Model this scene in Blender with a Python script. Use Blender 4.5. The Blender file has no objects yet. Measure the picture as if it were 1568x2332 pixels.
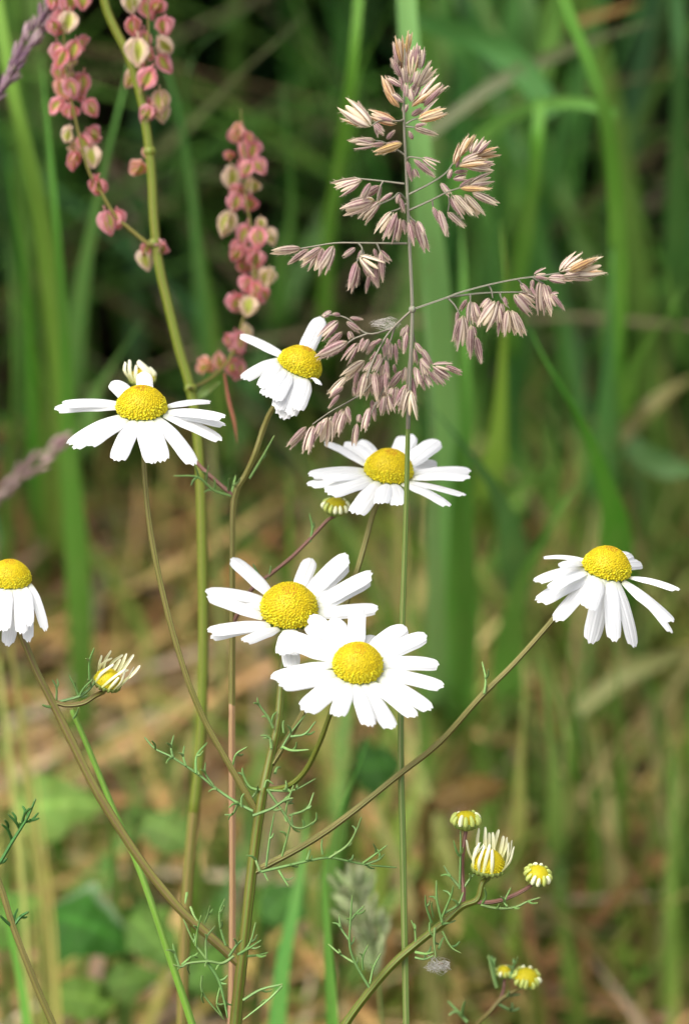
import bpy, math, random
from mathutils import Vector, Matrix
import numpy as np
R = math.radians
rnd = random.Random(7)

# ------------------------------------------------------------------ camera, sky, sun, exposure   (1 unit = 1 cm)
sc = bpy.context.scene
COL = sc.collection
S = 8.8 / 1568.0                    # centimetres per picture unit on the plane in focus
DIST, PITCH = 45.0, R(27)
FWD = Vector((0, math.cos(PITCH), -math.sin(PITCH)))
RT = Vector((1, 0, 0))
UP = RT.cross(FWD).normalized()
TARGET = Vector((0, 0, 24))
CAMLOC = TARGET - FWD * DIST
cd = bpy.data.cameras.new('camera')
cam = bpy.data.objects.new('camera', cd)
COL.objects.link(cam)
cam.location = CAMLOC
cam.rotation_euler = (R(90) - PITCH, 0, 0)
cd.sensor_fit = 'VERTICAL'
cd.sensor_height = 36
cd.lens = 36 * DIST / (2332 * S)
cd.clip_start, cd.clip_end = 0.5, 60000
cd.dof.use_dof = True
cd.dof.focus_distance = DIST
APERTURE = 0.58                     # diameter in cm
cd.dof.aperture_fstop = cd.lens * 1e-3 / APERTURE
sc.camera = cam

SUN_EL, SUN_AZ = R(62), R(-125)
sund = Vector((math.sin(SUN_AZ) * math.cos(SUN_EL), math.cos(SUN_AZ) * math.cos(SUN_EL), math.sin(SUN_EL)))
w = bpy.data.worlds.new('World')
sc.world = w
w.use_nodes = True
nt = w.node_tree
sky = nt.nodes.new('ShaderNodeTexSky')
sky.sky_type = 'NISHITA'
sky.sun_disc = False
sky.sun_elevation, sky.sun_rotation = SUN_EL, SUN_AZ
sky.dust_density = 4.0
sky.air_density = 0.7
bgn = nt.nodes['Background']
bgn.inputs['Strength'].default_value = 0.13
hs = nt.nodes.new('ShaderNodeHueSaturation')      # thin overcast: the blue is mostly washed out
hs.inputs['Saturation'].default_value = 0.35
nt.links.new(sky.outputs[0], hs.inputs['Color'])
nt.links.new(hs.outputs[0], bgn.inputs['Color'])
ld = bpy.data.lights.new('sun', 'SUN')
ld.energy = 1.15
ld.angle = R(45)
ld.color = (1, 0.95, 0.86)
lo = bpy.data.objects.new('sun', ld)
COL.objects.link(lo)
lo.rotation_euler = sund.to_track_quat('Z', 'Y').to_euler()
sc.view_settings.view_transform = 'Standard'
sc.view_settings.look = 'None'
sc.view_settings.exposure = 1.4
sc.view_settings.gamma = 1
sc.cycles.use_denoising = True
sc.cycles.max_bounces = 8
sc.cycles.transparent_max_bounces = 8


def P(px, py, d=0.0):
    """photo position (1568 x 2332) at depth d cm behind the plane in focus -> world point"""
    k = (DIST + d) / DIST
    return CAMLOC + FWD * (DIST + d) + RT * ((px - 784) * S * k) + UP * ((1166 - py) * S * k)


# ------------------------------------------------------------------ helpers
def tag(o, label=None, cat=None, group=None, kind=None):
    if label: o['label'] = label
    if cat: o['category'] = cat
    if group: o['group'] = group
    if kind: o['kind'] = kind
    return o


def empty(name, loc):
    o = bpy.data.objects.new(name, None)
    COL.objects.link(o)
    o.location = loc
    o.empty_display_size = 0.2
    return o


class MB:
    def __init__(s):
        s.v, s.f, s.uv, s.c = [], [], [], []

    def grid(s, rows, uvs, col=None, wrap=False):
        """rows: list of lists of points"""
        b = len(s.v)
        n, m = len(rows), len(rows[0])
        for i, r in enumerate(rows):
            for j, p in enumerate(r):
                s.v.append(tuple(p))
                s.uv.append(uvs[i][j])
                s.c.append(col if col else (1, 1, 1))
        for i in range(n - 1):
            for j in range(m - 1):
                s.f.append((b + i * m + j, b + i * m + j + 1, b + (i + 1) * m + j + 1, b + (i + 1) * m + j))
        return b

    def tube(s, pts, rad, n=8, col=None, cap=True, ridge=0., wob=0.):
        m = len(pts)
        L = 0
        ref = None
        rows, uvs = [], []
        for i, p in enumerate(pts):
            t = (pts[min(i + 1, m - 1)] - pts[max(i - 1, 0)]).normalized()
            if ref is None:
                ref = Vector((0, -1, 0)) if abs(t.y) < .9 else Vector((1, 0, 0))
            a = (ref - t * ref.dot(t)).normalized()
            ref = a
            b = t.cross(a)
            if i: L += (p - pts[i - 1]).length
            r = rad[i] if isinstance(rad, (list, tuple)) else rad
            if wob: r *= 1 + wob * (math.sin(L * 2.1 + 1) * .5 + math.sin(L * 5.3) * .3 + rnd.uniform(-.5, .5))
            rows.append([p + (a * math.cos(2 * math.pi * k / n) + b * math.sin(2 * math.pi * k / n)) * (r * (1 + ridge * (-1) ** k)) for k in range(n + 1)])
            uvs.append([(k / n, L) for k in range(n + 1)])
        if cap:
            t = (pts[-1] - pts[-2]).normalized()
            r = rad[-1] if isinstance(rad, (list, tuple)) else rad
            rows.append([pts[-1] + t * r * .6 + (q - pts[-1]) * .5 for q in rows[-1]])
            uvs.append(uvs[-1])
            rows.append([pts[-1] + t * r * .9] * (n + 1))
            uvs.append(uvs[-1])
        s.grid(rows, uvs, col)

    def ball(s, c, ax, r, h, nu=6, nv=4, col=None):
        ax = ax.normalized()
        a = ax.orthogonal().normalized()
        b = ax.cross(a)
        rows, uvs = [], []
        for i in range(nv + 1):
            th = math.pi * i / nv
            rows.append([c + ax * (h * math.cos(th)) + (a * math.cos(2 * math.pi * k / nu) + b * math.sin(2 * math.pi * k / nu)) * (r * math.sin(th)) for k in range(nu + 1)])
            uvs.append([(k / nu, i / nv) for k in range(nu + 1)])
        s.grid(rows, uvs, col)

    def mesh(s, name, mat, origin=None, smooth=True):
        me = bpy.data.meshes.new(name)
        v = s.v
        if origin is not None:
            ox, oy, oz = origin
            v = [(x - ox, y - oy, z - oz) for x, y, z in v]
        me.from_pydata(v, [], s.f)
        ul = me.uv_layers.new(name='UVMap')
        idx = np.empty(len(me.loops), dtype=np.int32)
        me.loops.foreach_get('vertex_index', idx)
        uva = np.array(s.uv, dtype=np.float32)[idx]
        ul.data.foreach_set('uv', uva.ravel())
        ca = me.color_attributes.new('Col', 'FLOAT_COLOR', 'POINT')
        cc = np.ones((len(v), 4), dtype=np.float32)
        cc[:, :3] = np.array(s.c, dtype=np.float32)
        ca.data.foreach_set('color', cc.ravel())
        if smooth:
            me.polygons.foreach_set('use_smooth', [True] * len(me.polygons))
        me.materials.append(mat)
        me.update()
        return me

    def build(s, name, mat, parent=None, world=None, at=None, smooth=True):
        """vertices are world points; the object sits at world point `at` (its parent at world point `world`)"""
        at = at if at is not None else (world if world is not None else Vector((0, 0, 0)))
        o = bpy.data.objects.new(name, s.mesh(name, mat, at, smooth))
        COL.objects.link(o)
        if parent is not None:
            o.parent = parent
            o.location = at - world
        else:
            o.location = at
        return o


def smooth(pts, per=6):
    pts = [Vector(p) for p in pts]
    if len(pts) < 3:
        return [pts[0].lerp(pts[-1], i / (per * 1.0)) for i in range(per + 1)]
    q = [pts[0] * 2 - pts[1]] + pts + [pts[-1] * 2 - pts[-2]]
    out = []
    for i in range(1, len(q) - 2):
        a, b, c, d = q[i - 1], q[i], q[i + 1], q[i + 2]
        for k in range(per):
            t = k / per
            out.append(.5 * ((2 * b) + (c - a) * t + (2 * a - 5 * b + 4 * c - d) * t * t + (3 * b - a - 3 * c + d) * t ** 3))
    out.append(pts[-1])
    return out


def toground(pts, bend=.5, zg=-.3):
    """world points listed from the top down: carry the last one on to the ground"""
    p, q = pts[-1], pts[-2]
    t = (p - q).normalized()
    if p.z < .6: return pts
    if t.z < -.25:
        e = p + t * (p.z / -t.z)
        ex, ey = p.x + bend * (e.x - p.x), p.y + bend * (e.y - p.y)
    else:
        ex, ey = p.x + t.x * 2, p.y + t.y * 2
    p3 = Vector((ex, ey, zg))
    h = (p - p3).length
    p1, p2 = p + t * (h * .3), p3 + Vector((0, 0, h * .35))
    out = []
    for u in (.06, .15, .3, .5, .75, 1):
        v = 1 - u
        out.append(p * v ** 3 + p1 * (3 * v * v * u) + p2 * (3 * v * u * u) + p3 * u ** 3)
    return pts + out


def ground_depth(py):
    """depth at which the line of sight through picture row py meets the soil"""
    a = math.atan((py - 1166) * S / DIST)
    return CAMLOC.z / math.sin(PITCH + a) * math.cos(a) - DIST


# ------------------------------------------------------------------ materials
def newmat(name):
    m = bpy.data.materials.new(name)
    m.use_nodes = True
    n = m.node_tree.nodes
    for x in list(n): n.remove(x)
    return m, n, m.node_tree.links


def ramp(n, stops):
    r = n.new('ShaderNodeValToRGB')
    e = r.color_ramp.elements
    while len(e) < len(stops): e.new(.5)
    for k, (p, c) in enumerate(stops):
        e[k].position = p
        e[k].color = (*c, 1) if len(c) == 3 else c
    return r


def mixc(n, l, fac, a, b, mode='MIX'):
    x = n.new('ShaderNodeMix')
    x.data_type = 'RGBA'
    x.blend_type = mode
    for sock, val in ((x.inputs[0], fac), (x.inputs[6], a), (x.inputs[7], b)):
        if hasattr(val, 'links') or hasattr(val, 'is_linked'):
            l.new(val, sock)
        elif isinstance(val, (int, float)):
            sock.default_value = val
        else:
            sock.default_value = (*val, 1)
    return x.outputs[2]


def math_(n, l, op, a, b=None, c=None):
    x = n.new('ShaderNodeMath')
    x.operation = op
    for k, v in enumerate((a, b, c)):
        if v is None: continue
        if isinstance(v, (int, float)): x.inputs[k].default_value = v
        else: l.new(v, x.inputs[k])
    return x.outputs[0]


def finish(m, n, l, col, rough=.6, trans=.25, spec=.3, bump=None, bstr=.3, bdist=.02, tcol=None):
    p = n.new('ShaderNodeBsdfPrincipled')
    p.inputs['Roughness'].default_value = rough
    p.inputs['Specular IOR Level'].default_value = spec
    out = n.new('ShaderNodeOutputMaterial')
    l.new(col, p.inputs['Base Color'])
    if bump is not None:
        b = n.new('ShaderNodeBump')
        b.inputs['Strength'].default_value = bstr
        b.inputs['Distance'].default_value = bdist
        l.new(bump, b.inputs['Height'])
        l.new(b.outputs[0], p.inputs['Normal'])
    if trans > 0:
        t = n.new('ShaderNodeBsdfTranslucent')
        l.new(tcol if tcol is not None else col, t.inputs['Color'])
        mx = n.new('ShaderNodeMixShader')
        mx.inputs[0].default_value = trans
        l.new(p.outputs[0], mx.inputs[1])
        l.new(t.outputs[0], mx.inputs[2])
        l.new(mx.outputs[0], out.inputs['Surface'])
    else:
        l.new(p.outputs[0], out.inputs['Surface'])
    return m


def uvs(n, l):
    u = n.new('ShaderNodeUVMap')
    s = n.new('ShaderNodeSeparateXYZ')
    l.new(u.outputs[0], s.inputs[0])
    return u.outputs[0], s.outputs[0], s.outputs[1]


def noise(n, scale, detail=3, vec=None, l=None):
    x = n.new('ShaderNodeTexNoise')
    x.inputs['Scale'].default_value = scale
    x.inputs['Detail'].default_value = detail
    if vec is not None: l.new(vec, x.inputs['Vector'])
    return x


def objco(n):
    return n.new('ShaderNodeTexCoord').outputs['Object']


def mat_petal(name='petal_white', a=(.80, .81, .81), b=(.76, .77, .78)):
    m, n, l = newmat(name)
    uv, u, v = uvs(n, l)
    wv = math_(n, l, 'SINE', math_(n, l, 'MULTIPLY', u, 37.7))
    f = math_(n, l, 'MULTIPLY_ADD', wv, .5, .5)
    c = mixc(n, l, f, a, b)
    base = ramp(n, [(0, (1, 1, 1)), (.16, (0, 0, 0))])
    l.new(v, base.inputs[0])
    c = mixc(n, l, math_(n, l, 'MULTIPLY', base.outputs[0], .6), c, (.62, .66, .34))
    return finish(m, n, l, c, .6, .34, .2, f, .3, .01)


def mat_cream():
    m, n, l = newmat('petal_cream')
    uv, u, v = uvs(n, l)
    r = ramp(n, [(0, (.50, .52, .16)), (.4, (.72, .71, .42)), (1, (.82, .81, .62))])
    l.new(v, r.inputs[0])
    return finish(m, n, l, r.outputs[0], .5, .15, .3)


def mat_vcol(name, rough=.6, trans=.0, spec=.25, nscale=8., namt=.35, bstr=.0):
    m, n, l = newmat(name)
    at = n.new('ShaderNodeAttribute')
    at.attribute_name = 'Col'
    nz = noise(n, nscale, 3, objco(n), l)
    f = math_(n, l, 'MULTIPLY_ADD', nz.outputs[0], namt * 2, 1 - namt)
    g = n.new('ShaderNodeCombineColor')
    for k in range(3): l.new(f, g.inputs[k])
    c = mixc(n, l, 1.0, at.outputs['Color'], g.outputs[0], 'MULTIPLY')
    return finish(m, n, l, c, rough, trans, spec, nz.outputs[0] if bstr else None, bstr)


def mat_stem(name, green, brown, amt=.5, stripes=7, rough=.5):
    """ribbed stem: green between brown ribs, with longer patches that turn brown"""
    m, n, l = newmat(name)
    uv, u, v = uvs(n, l)
    st = math_(n, l, 'MULTIPLY_ADD', math_(n, l, 'SINE', math_(n, l, 'MULTIPLY', u, 6.2832 * stripes)), .5, .5)
    nz = noise(n, .9, 3, objco(n), l)
    f = math_(n, l, 'ADD', math_(n, l, 'MULTIPLY', st, .5), math_(n, l, 'MULTIPLY', nz.outputs[0], .5))
    r = ramp(n, [(max(0., 1 - amt - .32), (0, 0, 0)), (min(1., 1 - amt + .32), (1, 1, 1))])
    l.new(f, r.inputs[0])
    c = mixc(n, l, r.outputs[0], green, brown)
    n2 = noise(n, 30, 2, objco(n), l)
    c = mixc(n, l, math_(n, l, 'MULTIPLY', n2.outputs[0], .35), c, (green[0] * 1.6, green[1] * 1.45, green[2] * 1.6))
    return finish(m, n, l, c, rough, 0, .4, st, .5, .012)


def mat_blade():
    """grass blade: the object's own colour, lengthwise veins, pale midrib, slow blotches"""
    m, n, l = newmat('grass_blade_green')
    oi = n.new('ShaderNodeObjectInfo')
    uv, u, v = uvs(n, l)
    vein = math_(n, l, 'MULTIPLY_ADD', math_(n, l, 'SINE', math_(n, l, 'MULTIPLY', u, 6.2832 * 9)), .5, .5)
    nz = noise(n, .35, 4, objco(n), l)
    hi = mixc(n, l, .55, oi.outputs['Color'], (.26, .36, .10))
    c = mixc(n, l, math_(n, l, 'MULTIPLY', vein, .22), oi.outputs['Color'], hi)
    bl = ramp(n, [(.42, (0, 0, 0)), (.72, (1, 1, 1))])
    l.new(nz.outputs[0], bl.inputs[0])
    c = mixc(n, l, math_(n, l, 'MULTIPLY', bl.outputs[0], .4), c, hi)
    mid = math_(n, l, 'SUBTRACT', 1, math_(n, l, 'MINIMUM', math_(n, l, 'MULTIPLY', math_(n, l, 'ABSOLUTE', math_(n, l, 'SUBTRACT', u, .5)), 14), 1))
    c = mixc(n, l, math_(n, l, 'MULTIPLY', mid, .4), c, hi)
    n3 = noise(n, 7, 2, objco(n), l)
    sp = ramp(n, [(.66, (0, 0, 0)), (.74, (1, 1, 1))])
    l.new(n3.outputs[0], sp.inputs[0])
    c = mixc(n, l, math_(n, l, 'MULTIPLY', sp.outputs[0], .3), c, (.20, .13, .05))
    return finish(m, n, l, c, .45, .32, .35, vein, .3, .02)


def mat_spikelet():
    """purple-veined papery glume, pale along the edges and at the tip; tint from the object's colour"""
    m, n, l = newmat('spikelet_purple')
    oi = n.new('ShaderNodeObjectInfo')
    uv, u, v = uvs(n, l)
    e = math_(n, l, 'ABSOLUTE', math_(n, l, 'MULTIPLY_ADD', u, 2, -1))      # 0 keel, 1 margin
    st = math_(n, l, 'MULTIPLY_ADD', math_(n, l, 'SINE', math_(n, l, 'MULTIPLY', u, 6.2832 * 3.5)), .5, .5)
    nz = noise(n, 6, 3, objco(n), l)
    dark = mixc(n, l, 1.0, oi.outputs['Color'], (.55, .42, .55), 'MULTIPLY')
    lite = mixc(n, l, 1.0, oi.outputs['Color'], (1.45, 1.75, 1.8), 'MULTIPLY')
    body = mixc(n, l, math_(n, l, 'MULTIPLY_ADD', math_(n, l, 'POWER', st, 1.5), .8, math_(n, l, 'MULTIPLY_ADD', nz.outputs[0], .6, -.2)), dark, lite)
    rm = ramp(n, [(.55, (0, 0, 0)), (.98, (1, 1, 1))])
    l.new(e, rm.inputs[0])
    c = mixc(n, l, math_(n, l, 'MULTIPLY', rm.outputs[0], oi.outputs['Alpha']), body, (.82, .70, .58))
    rt = ramp(n, [(.62, (0, 0, 0)), (1, (1, 1, 1))])
    l.new(v, rt.inputs[0])
    c = mixc(n, l, math_(n, l, 'MULTIPLY', rt.outputs[0], oi.outputs['Alpha']), c, (.76, .64, .44))
    rb = ramp(n, [(0, (1, 1, 1)), (.16, (0, 0, 0))])
    l.new(v, rb.inputs[0])
    c = mixc(n, l, math_(n, l, 'MULTIPLY', rb.outputs[0], .7), c, (.45, .42, .22))
    return finish(m, n, l, c, .55, .36, .25, st, .35, .02)


def mat_valve():
    m, n, l = newmat('sorrel_valve')
    oi = n.new('ShaderNodeObjectInfo')
    uv, u, v = uvs(n, l)
    x = math_(n, l, 'MULTIPLY_ADD', u, 2.5, -1.25)
    y = math_(n, l, 'MULTIPLY_ADD', v, 2, -.9)
    r = math_(n, l, 'SQRT', math_(n, l, 'ADD', math_(n, l, 'MULTIPLY', x, x), math_(n, l, 'MULTIPLY', y, y)))
    nz = noise(n, 5, 3, objco(n), l)
    r = math_(n, l, 'ADD', r, math_(n, l, 'MULTIPLY_ADD', nz.outputs[0], .5, -.25))
    f = ramp(n, [(.42, (0, 0, 0)), (.92, (1, 1, 1))])
    l.new(r, f.inputs[0])
    c = mixc(n, l, f.outputs[0], (.54, .58, .12), oi.outputs['Color'])
    g = ramp(n, [(.86, (0, 0, 0)), (1.05, (1, 1, 1))])
    l.new(r, g.inputs[0])
    c = mixc(n, l, math_(n, l, 'MULTIPLY', g.outputs[0], .5), c, (.72, .52, .46))
    return finish(m, n, l, c, .6, .5, .2)


def mat_ground():
    m, n, l = newmat('soil')
    co = objco(n)
    a = noise(n, .12, 5, co, l)
    b = noise(n, 1.4, 6, co, l)
    r = ramp(n, [(.3, (.028, .020, .012)), (.5, (.085, .058, .030)), (.7, (.15, .105, .055))])
    l.new(b.outputs[0], r.inputs[0])
    g = ramp(n, [(.45, (0, 0, 0)), (.62, (1, 1, 1))])
    l.new(a.outputs[0], g.inputs[0])
    c = mixc(n, l, math_(n, l, 'MULTIPLY', g.outputs[0], .55), r.outputs[0], (.05, .06, .016))
    return finish(m, n, l, c, .95, 0, .1, b.outputs[0], .8, .4)


M = dict(
    petal=mat_petal(), cream=mat_cream(), disc=mat_vcol('disc_florets', .55, .08, .3, 14, .12),
    inv=mat_vcol('involucre', .6, 0, .3, 10, .3), bud=mat_vcol('bud_scales', .5, 0, .3, 14, .15),
    stem_green=mat_stem('stem_olive', (.085, .125, .010), (.15, .09, .022), .36),
    stem_brown=mat_stem('stem_ribbed_brown', (.15, .15, .03), (.11, .05, .02), .48, 5),
    stem_tan=mat_stem('stem_tan', (.24, .17, .055), (.36, .19, .12), .55),
    stem_purple=mat_stem('stem_purple', (.13, .09, .05), (.17, .06, .05), .7),
    stem_khaki=mat_stem('stem_khaki', (.13, .135, .022), (.17, .11, .045), .42),
    culm=mat_stem('culm_green', (.10, .17, .03), (.15, .15, .045), .4, 4),
    culm_grey=mat_stem('culm_greyish', (.17, .19, .12), (.20, .14, .12), .45, 4),
    culm_bright=mat_stem('culm_bright_green', (.11, .24, .02), (.15, .24, .04), .4, 4),
    sorrel=mat_stem('sorrel_stem', (.105, .155, .008), (.16, .11, .03), .34, 6),
    sorrel_red=mat_stem('sorrel_stem_red', (.12, .13, .018), (.18, .10, .03), .45, 6),
    leaf=mat_vcol('feathery_leaf', .5, .1, .3, 6, .25),
    blade=mat_blade(), spk=mat_spikelet(), valve=mat_valve(),
    grass=mat_vcol('thicket_grass', .5, .28, .3, 1.2, .35), litter=mat_vcol('dry_litter', .75, .12, .15, 1.5, .35),
    fluff=mat_vcol('web_fluff', .8, .3, .1, 8, .2), ground=mat_ground(),
    dock=mat_vcol('dock_leaf', .6, .3, .15, 1.2, .45, .3),
)

# ------------------------------------------------------------------ ground
def ground_z(x, y):
    return .35 * math.sin(x * .31 + 1) * math.sin(y * .27) + .25 * math.sin(x * .13 + y * .21)


g = MB()
xs = [-20000, -3000, -400, -120] + [-60 + 3 * i for i in range(41)] + [120, 400, 3000, 20000]
ys = [-20000, -3000, -400, -120] + [-60 + 4 * i for i in range(56)] + [220, 400, 3000, 20000]
rows = [[Vector((x, y, (ground_z(x, y) if abs(x) < 70 and -70 < y < 170 else 0) - .35)) for x in xs] for y in ys]
g.grid(rows, [[(p.x, p.y) for p in r] for r in rows])
tag(g.build('ground', M['ground']), 'brown soil under the dry grass litter', 'ground', kind='structure')

# ------------------------------------------------------------------ tall blades one can tell apart
def blade_mesh(pts, wid, roll=0., tip=True, fold=.18, base=.6, refd=0):
    """pts world, from the tip/top down to the root; wid cm"""
    c = smooth(pts, 7)
    m = len(c)
    L = [0]
    for i in range(1, m): L.append(L[-1] + (c[i] - c[i - 1]).length)
    T = L[-1]
    b = MB()
    rows, uvr = [], []
    for i, p in enumerate(c):
        t = (c[min(i + 1, m - 1)] - c[max(i - 1, 0)]).normalized()
        s = L[i] / T
        side = t.cross(CAMLOC - p).normalized()
        nrm = side.cross(t).normalized()
        a = roll + .35 * math.sin(s * 5 + roll * 9)
        sd = side * math.cos(a) + nrm * math.sin(a)
        nn = sd.cross(t).normalized()
        f = min(1, (L[i] / (T * .38) if tip else .5 + .5 * min(1, L[i] / (T * .2))) ** .75) * (1 - (1 - base) * max(0, s - .6) / .4)
        hw = wid * .5 * max(f, .02) * (max(1, (p - CAMLOC).dot(FWD) / refd) if refd else 1)
        rows.append([p + sd * (hw * k) + nn * (fold * hw * abs(k)) for k in (-1, -.5, 0, .5, 1)])
        uvr.append([(k * .5 + .5, L[i]) for k in (-1, -.5, 0, .5, 1)])
    b.grid(rows, uvr)
    return b


def blade(label, pts, wpx, col, d=None, roll=None, tip=True, name='grass_leaf', group=None, cat='grass blade', root=True, extra=None):
    q = []
    acc = [0]
    for i in range(1, len(pts)): acc.append(acc[-1] + math.hypot(pts[i][0] - pts[i - 1][0], pts[i][1] - pts[i - 1][1]))
    onsoil = root and pts[-1][1] < 2300
    gd = ground_depth(pts[-1][1])
    for i, p in enumerate(pts):
        q.append(P(p[0], p[1], d + (gd - d) * (acc[i] / acc[-1]) ** 3.2 if onsoil else d))
    if onsoil: q[-1].z = -.3
    dm = d if d is not None else pts[len(pts) // 2][2]
    if root and not onsoil: q = toground(q, .45)
    roll = roll if roll is not None else rnd.uniform(-.45, .45)
    b = blade_mesh(q, wpx * S * (DIST + dm) / DIST / max(.6, math.cos(roll)), roll, tip, base=.8, refd=DIST + dm)
    o = b.build(name, M['blade'], at=Vector((q[-1].x, q[-1].y, max(q[-1].z, 0))))
    v = rnd.uniform(.92, 1.08)
    o.color = (min(.6, col[0] * v * 1.05), min(.6, col[1] * v * 1.32), col[2] * v * .72, 1)
    return tag(o, label, cat, group)


LG, YG, MG, DG, BG, SG = (.17, .27, .055), (.20, .27, .05), (.075, .165, .03), (.025, .075, .022), (.075, .17, .065), (.03, .15, .008)
DRY, TAN, GREY, ORG, STR = (.27, .19, .125), (.40, .29, .165), (.23, .185, .15), (.34, .13, .025), (.46, .38, .19)
GB = 'tall grass blades behind the flowers'
B_ = blade
B_('broad pale green blade at the left rim, curving down past the purple grass spike', [(-15, -60), (25, 180), (65, 350), (100, 520), (128, 760), (150, 1000), (165, 1300)], 46, LG, 13, tip=False)
B_('deep green blade low beside the broad pale blade at the left rim', [(-15, 230), (12, 330), (30, 480), (60, 700), (80, 1000), (85, 1250)], 34, SG, 17)
B_('wide mid green blade standing left of the left daisy, fading towards the ground', [(92, 120), (112, 330), (132, 560), (148, 800), (158, 1050), (172, 1250), (185, 1450), (190, 1700)], 56, (.09, .22, .04), 12)
B_('bluish green blade between the two pink sorrel clusters at the top', [(310, 60), (285, 190), (245, 350), (215, 500), (180, 720), (150, 1000)], 54, (.12, .24, .09), 14)
B_('bluish green blade falling away behind the pink seeds right of the sorrel stem', [(330, 10), (390, 190), (425, 350), (448, 520), (470, 760), (480, 1000)], 46, (.07, .19, .075), 16)
B_('dry brown blade slanting from the upper middle down to the sorrel stem', [(700, 25), (640, 85), (550, 165), (450, 268), (350, 360), (250, 455)], 34, (.14, .115, .09), 20)
B_('slim dark green blade curling at the top, ending in a pale dry tip', [(590, 0), (540, 45), (480, 85), (440, 130), (420, 260), (400, 600)], 24, DG, 18)
B_('green blade rising in the gap left of the feathery grass head', [(822, -60), (805, 130), (785, 280), (765, 430), (748, 560), (735, 900)], 36, (.085, .2, .022), 14, tip=False)
B_('thin green blade crossing behind the top of the feathery grass head', [(905, -30), (860, 80), (822, 150), (800, 260), (780, 460)], 26, (.075, .18, .03), 16)
B_('widest light green blade right behind the feathery grass stem', [(920, -60), (930, 100), (945, 250), (962, 420), (985, 600), (1000, 800), (1008, 1000), (1012, 1200), (1020, 1500), (1028, 1760)], 74, (.18, .31, .15), 12, tip=False)
B_('second wide green blade overlapping the right edge of the widest blade', [(1050, 500), (1055, 700), (1058, 900), (1052, 1100), (1050, 1300), (1052, 1550), (1050, 1760)], 72, (.11, .25, .06), 16)
B_('greyish green blade beside the stem below the feathery grass head', [(962, 620), (975, 800), (985, 1000), (985, 1200), (990, 1400), (985, 1700)], 44, (.17, .26, .15), 11)
B_('yellowish green blade with a bright face, right of the widest blade', [(1138, 500), (1150, 640), (1145, 780), (1135, 950), (1122, 1060), (1095, 1250)], 58, YG, 13, roll=.1)
B_('green blade hanging below the arched blade at the upper right', [(1230, 230), (1222, 340), (1210, 460), (1195, 560), (1170, 720), (1150, 900)], 46, (.085, .2, .03), 16, tip=False)
B_('arched pale green blade bending over at the upper right', [(1400, 262), (1330, 235), (1235, 236), (1160, 265), (1095, 318), (1050, 400), (1030, 600)], 46, (.12, .25, .075), 17, tip=False, roll=.1)
B_('broad dark green blade lying across the dark gap at the upper right', [(940, 40), (1010, 60), (1085, 85), (1180, 150), (1260, 260)], 60, (.05, .14, .05), 24, tip=False, root=False, extra=1)
B_('dark green upright blade at the top, right of the gap', [(1190, -60), (1205, 80), (1212, 200), (1218, 350), (1225, 700)], 66, (.03, .10, .03), 26, tip=False)
B_('grey brown dead leaf running up behind the arched pale blade', [(1490, 48), (1360, 85), (1240, 135), (1130, 190), (1040, 255), (970, 310)], 30, (.13, .11, .09), 24, root=False)
B_('short orange dead leaf at the top right', [(1460, 5), (1400, 25), (1340, 42), (1290, 58)], 20, (.17, .06, .012), 30, root=False)
B_('long green blade reaching the top right of the picture', [(1262, -60), (1300, 50), (1345, 160), (1375, 260), (1392, 380), (1402, 520), (1402, 680), (1392, 850), (1385, 1000), (1400, 1200)], 46, (.10, .23, .035), 14, tip=False)
B_('bluish blade behind the long green blade at the right', [(1395, 480), (1392, 620), (1388, 780), (1382, 960), (1380, 1200)], 66, (.075, .19, .09), 18)
B_('light green blade leaning up to the right rim from the long green blade', [(1560, 640), (1510, 730), (1460, 800), (1425, 880), (1405, 1000)], 46, (.11, .22, .04), 16)
B_('saturated green blade leaning left, below the right branch of the feathery grass', [(1200, 735), (1235, 810), (1285, 895), (1335, 990), (1370, 1090), (1400, 1220), (1420, 1420)], 78, SG, 11, roll=.1)
B_('dark bluish blade slanting behind the middle right daisy', [(960, 900), (1010, 960), (1065, 1030), (1120, 1110), (1160, 1220), (1190, 1400)], 74, (.035, .11, .045), 14)
B_('pale green leaf lying across above the right daisy', [(1310, 1050), (1250, 1075), (1190, 1100), (1130, 1135), (1080, 1200)], 56, (.10, .2, .05), 20, tip=True)
B_('light green blade rising to the left of the right daisy', [(1330, 1080), (1280, 1150), (1235, 1230), (1190, 1320), (1160, 1450), (1150, 1650)], 72, (.10, .22, .05), 17)
B_('bluish leaf entering from the right rim above the right daisy', [(1590, 1080), (1520, 1062), (1460, 1035), (1430, 1010)], 58, (.035, .085, .035), 26, root=False, tip=True)
B_('tawny dead leaf at the right rim above the right daisy', [(1580, 855), (1520, 895), (1450, 955), (1400, 1010)], 40, (.13, .085, .03), 30, root=False)
B_('dark green blade along the upper right rim', [(1535, -40), (1545, 180), (1542, 400), (1538, 600), (1520, 900)], 60, (.03, .095, .035), 24, tip=False)
B_('slim green blade crossing near the upper right rim', [(1430, 420), (1470, 500), (1500, 580), (1530, 690), (1560, 900)], 30, (.055, .14, .03), 18)
B_('wide bluish grey blade down the middle of the lower right', [(1225, 1480), (1240, 1560), (1248, 1650), (1262, 1800), (1270, 2000)], 40, (.20, .28, .10), 16)
B_('straw pale dead blade, leftmost of the pale tuft under the right daisy', [(1185, 1480), (1192, 1580), (1185, 1700), (1180, 1850), (1185, 2000)], 34, STR, 18)
B_('straw pale dead blade on the right edge of the pale tuft under the right daisy', [(1250, 1530), (1285, 1640), (1295, 1760), (1305, 1950)], 30, (.42, .37, .22), 20)
B_('flat tan dead leaf lying low at the right rim under the right daisy', [(1600, 1470), (1520, 1495), (1434, 1530), (1370, 1575), (1315, 1620)], 44, (.24, .19, .11), 26, root=False)
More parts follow.
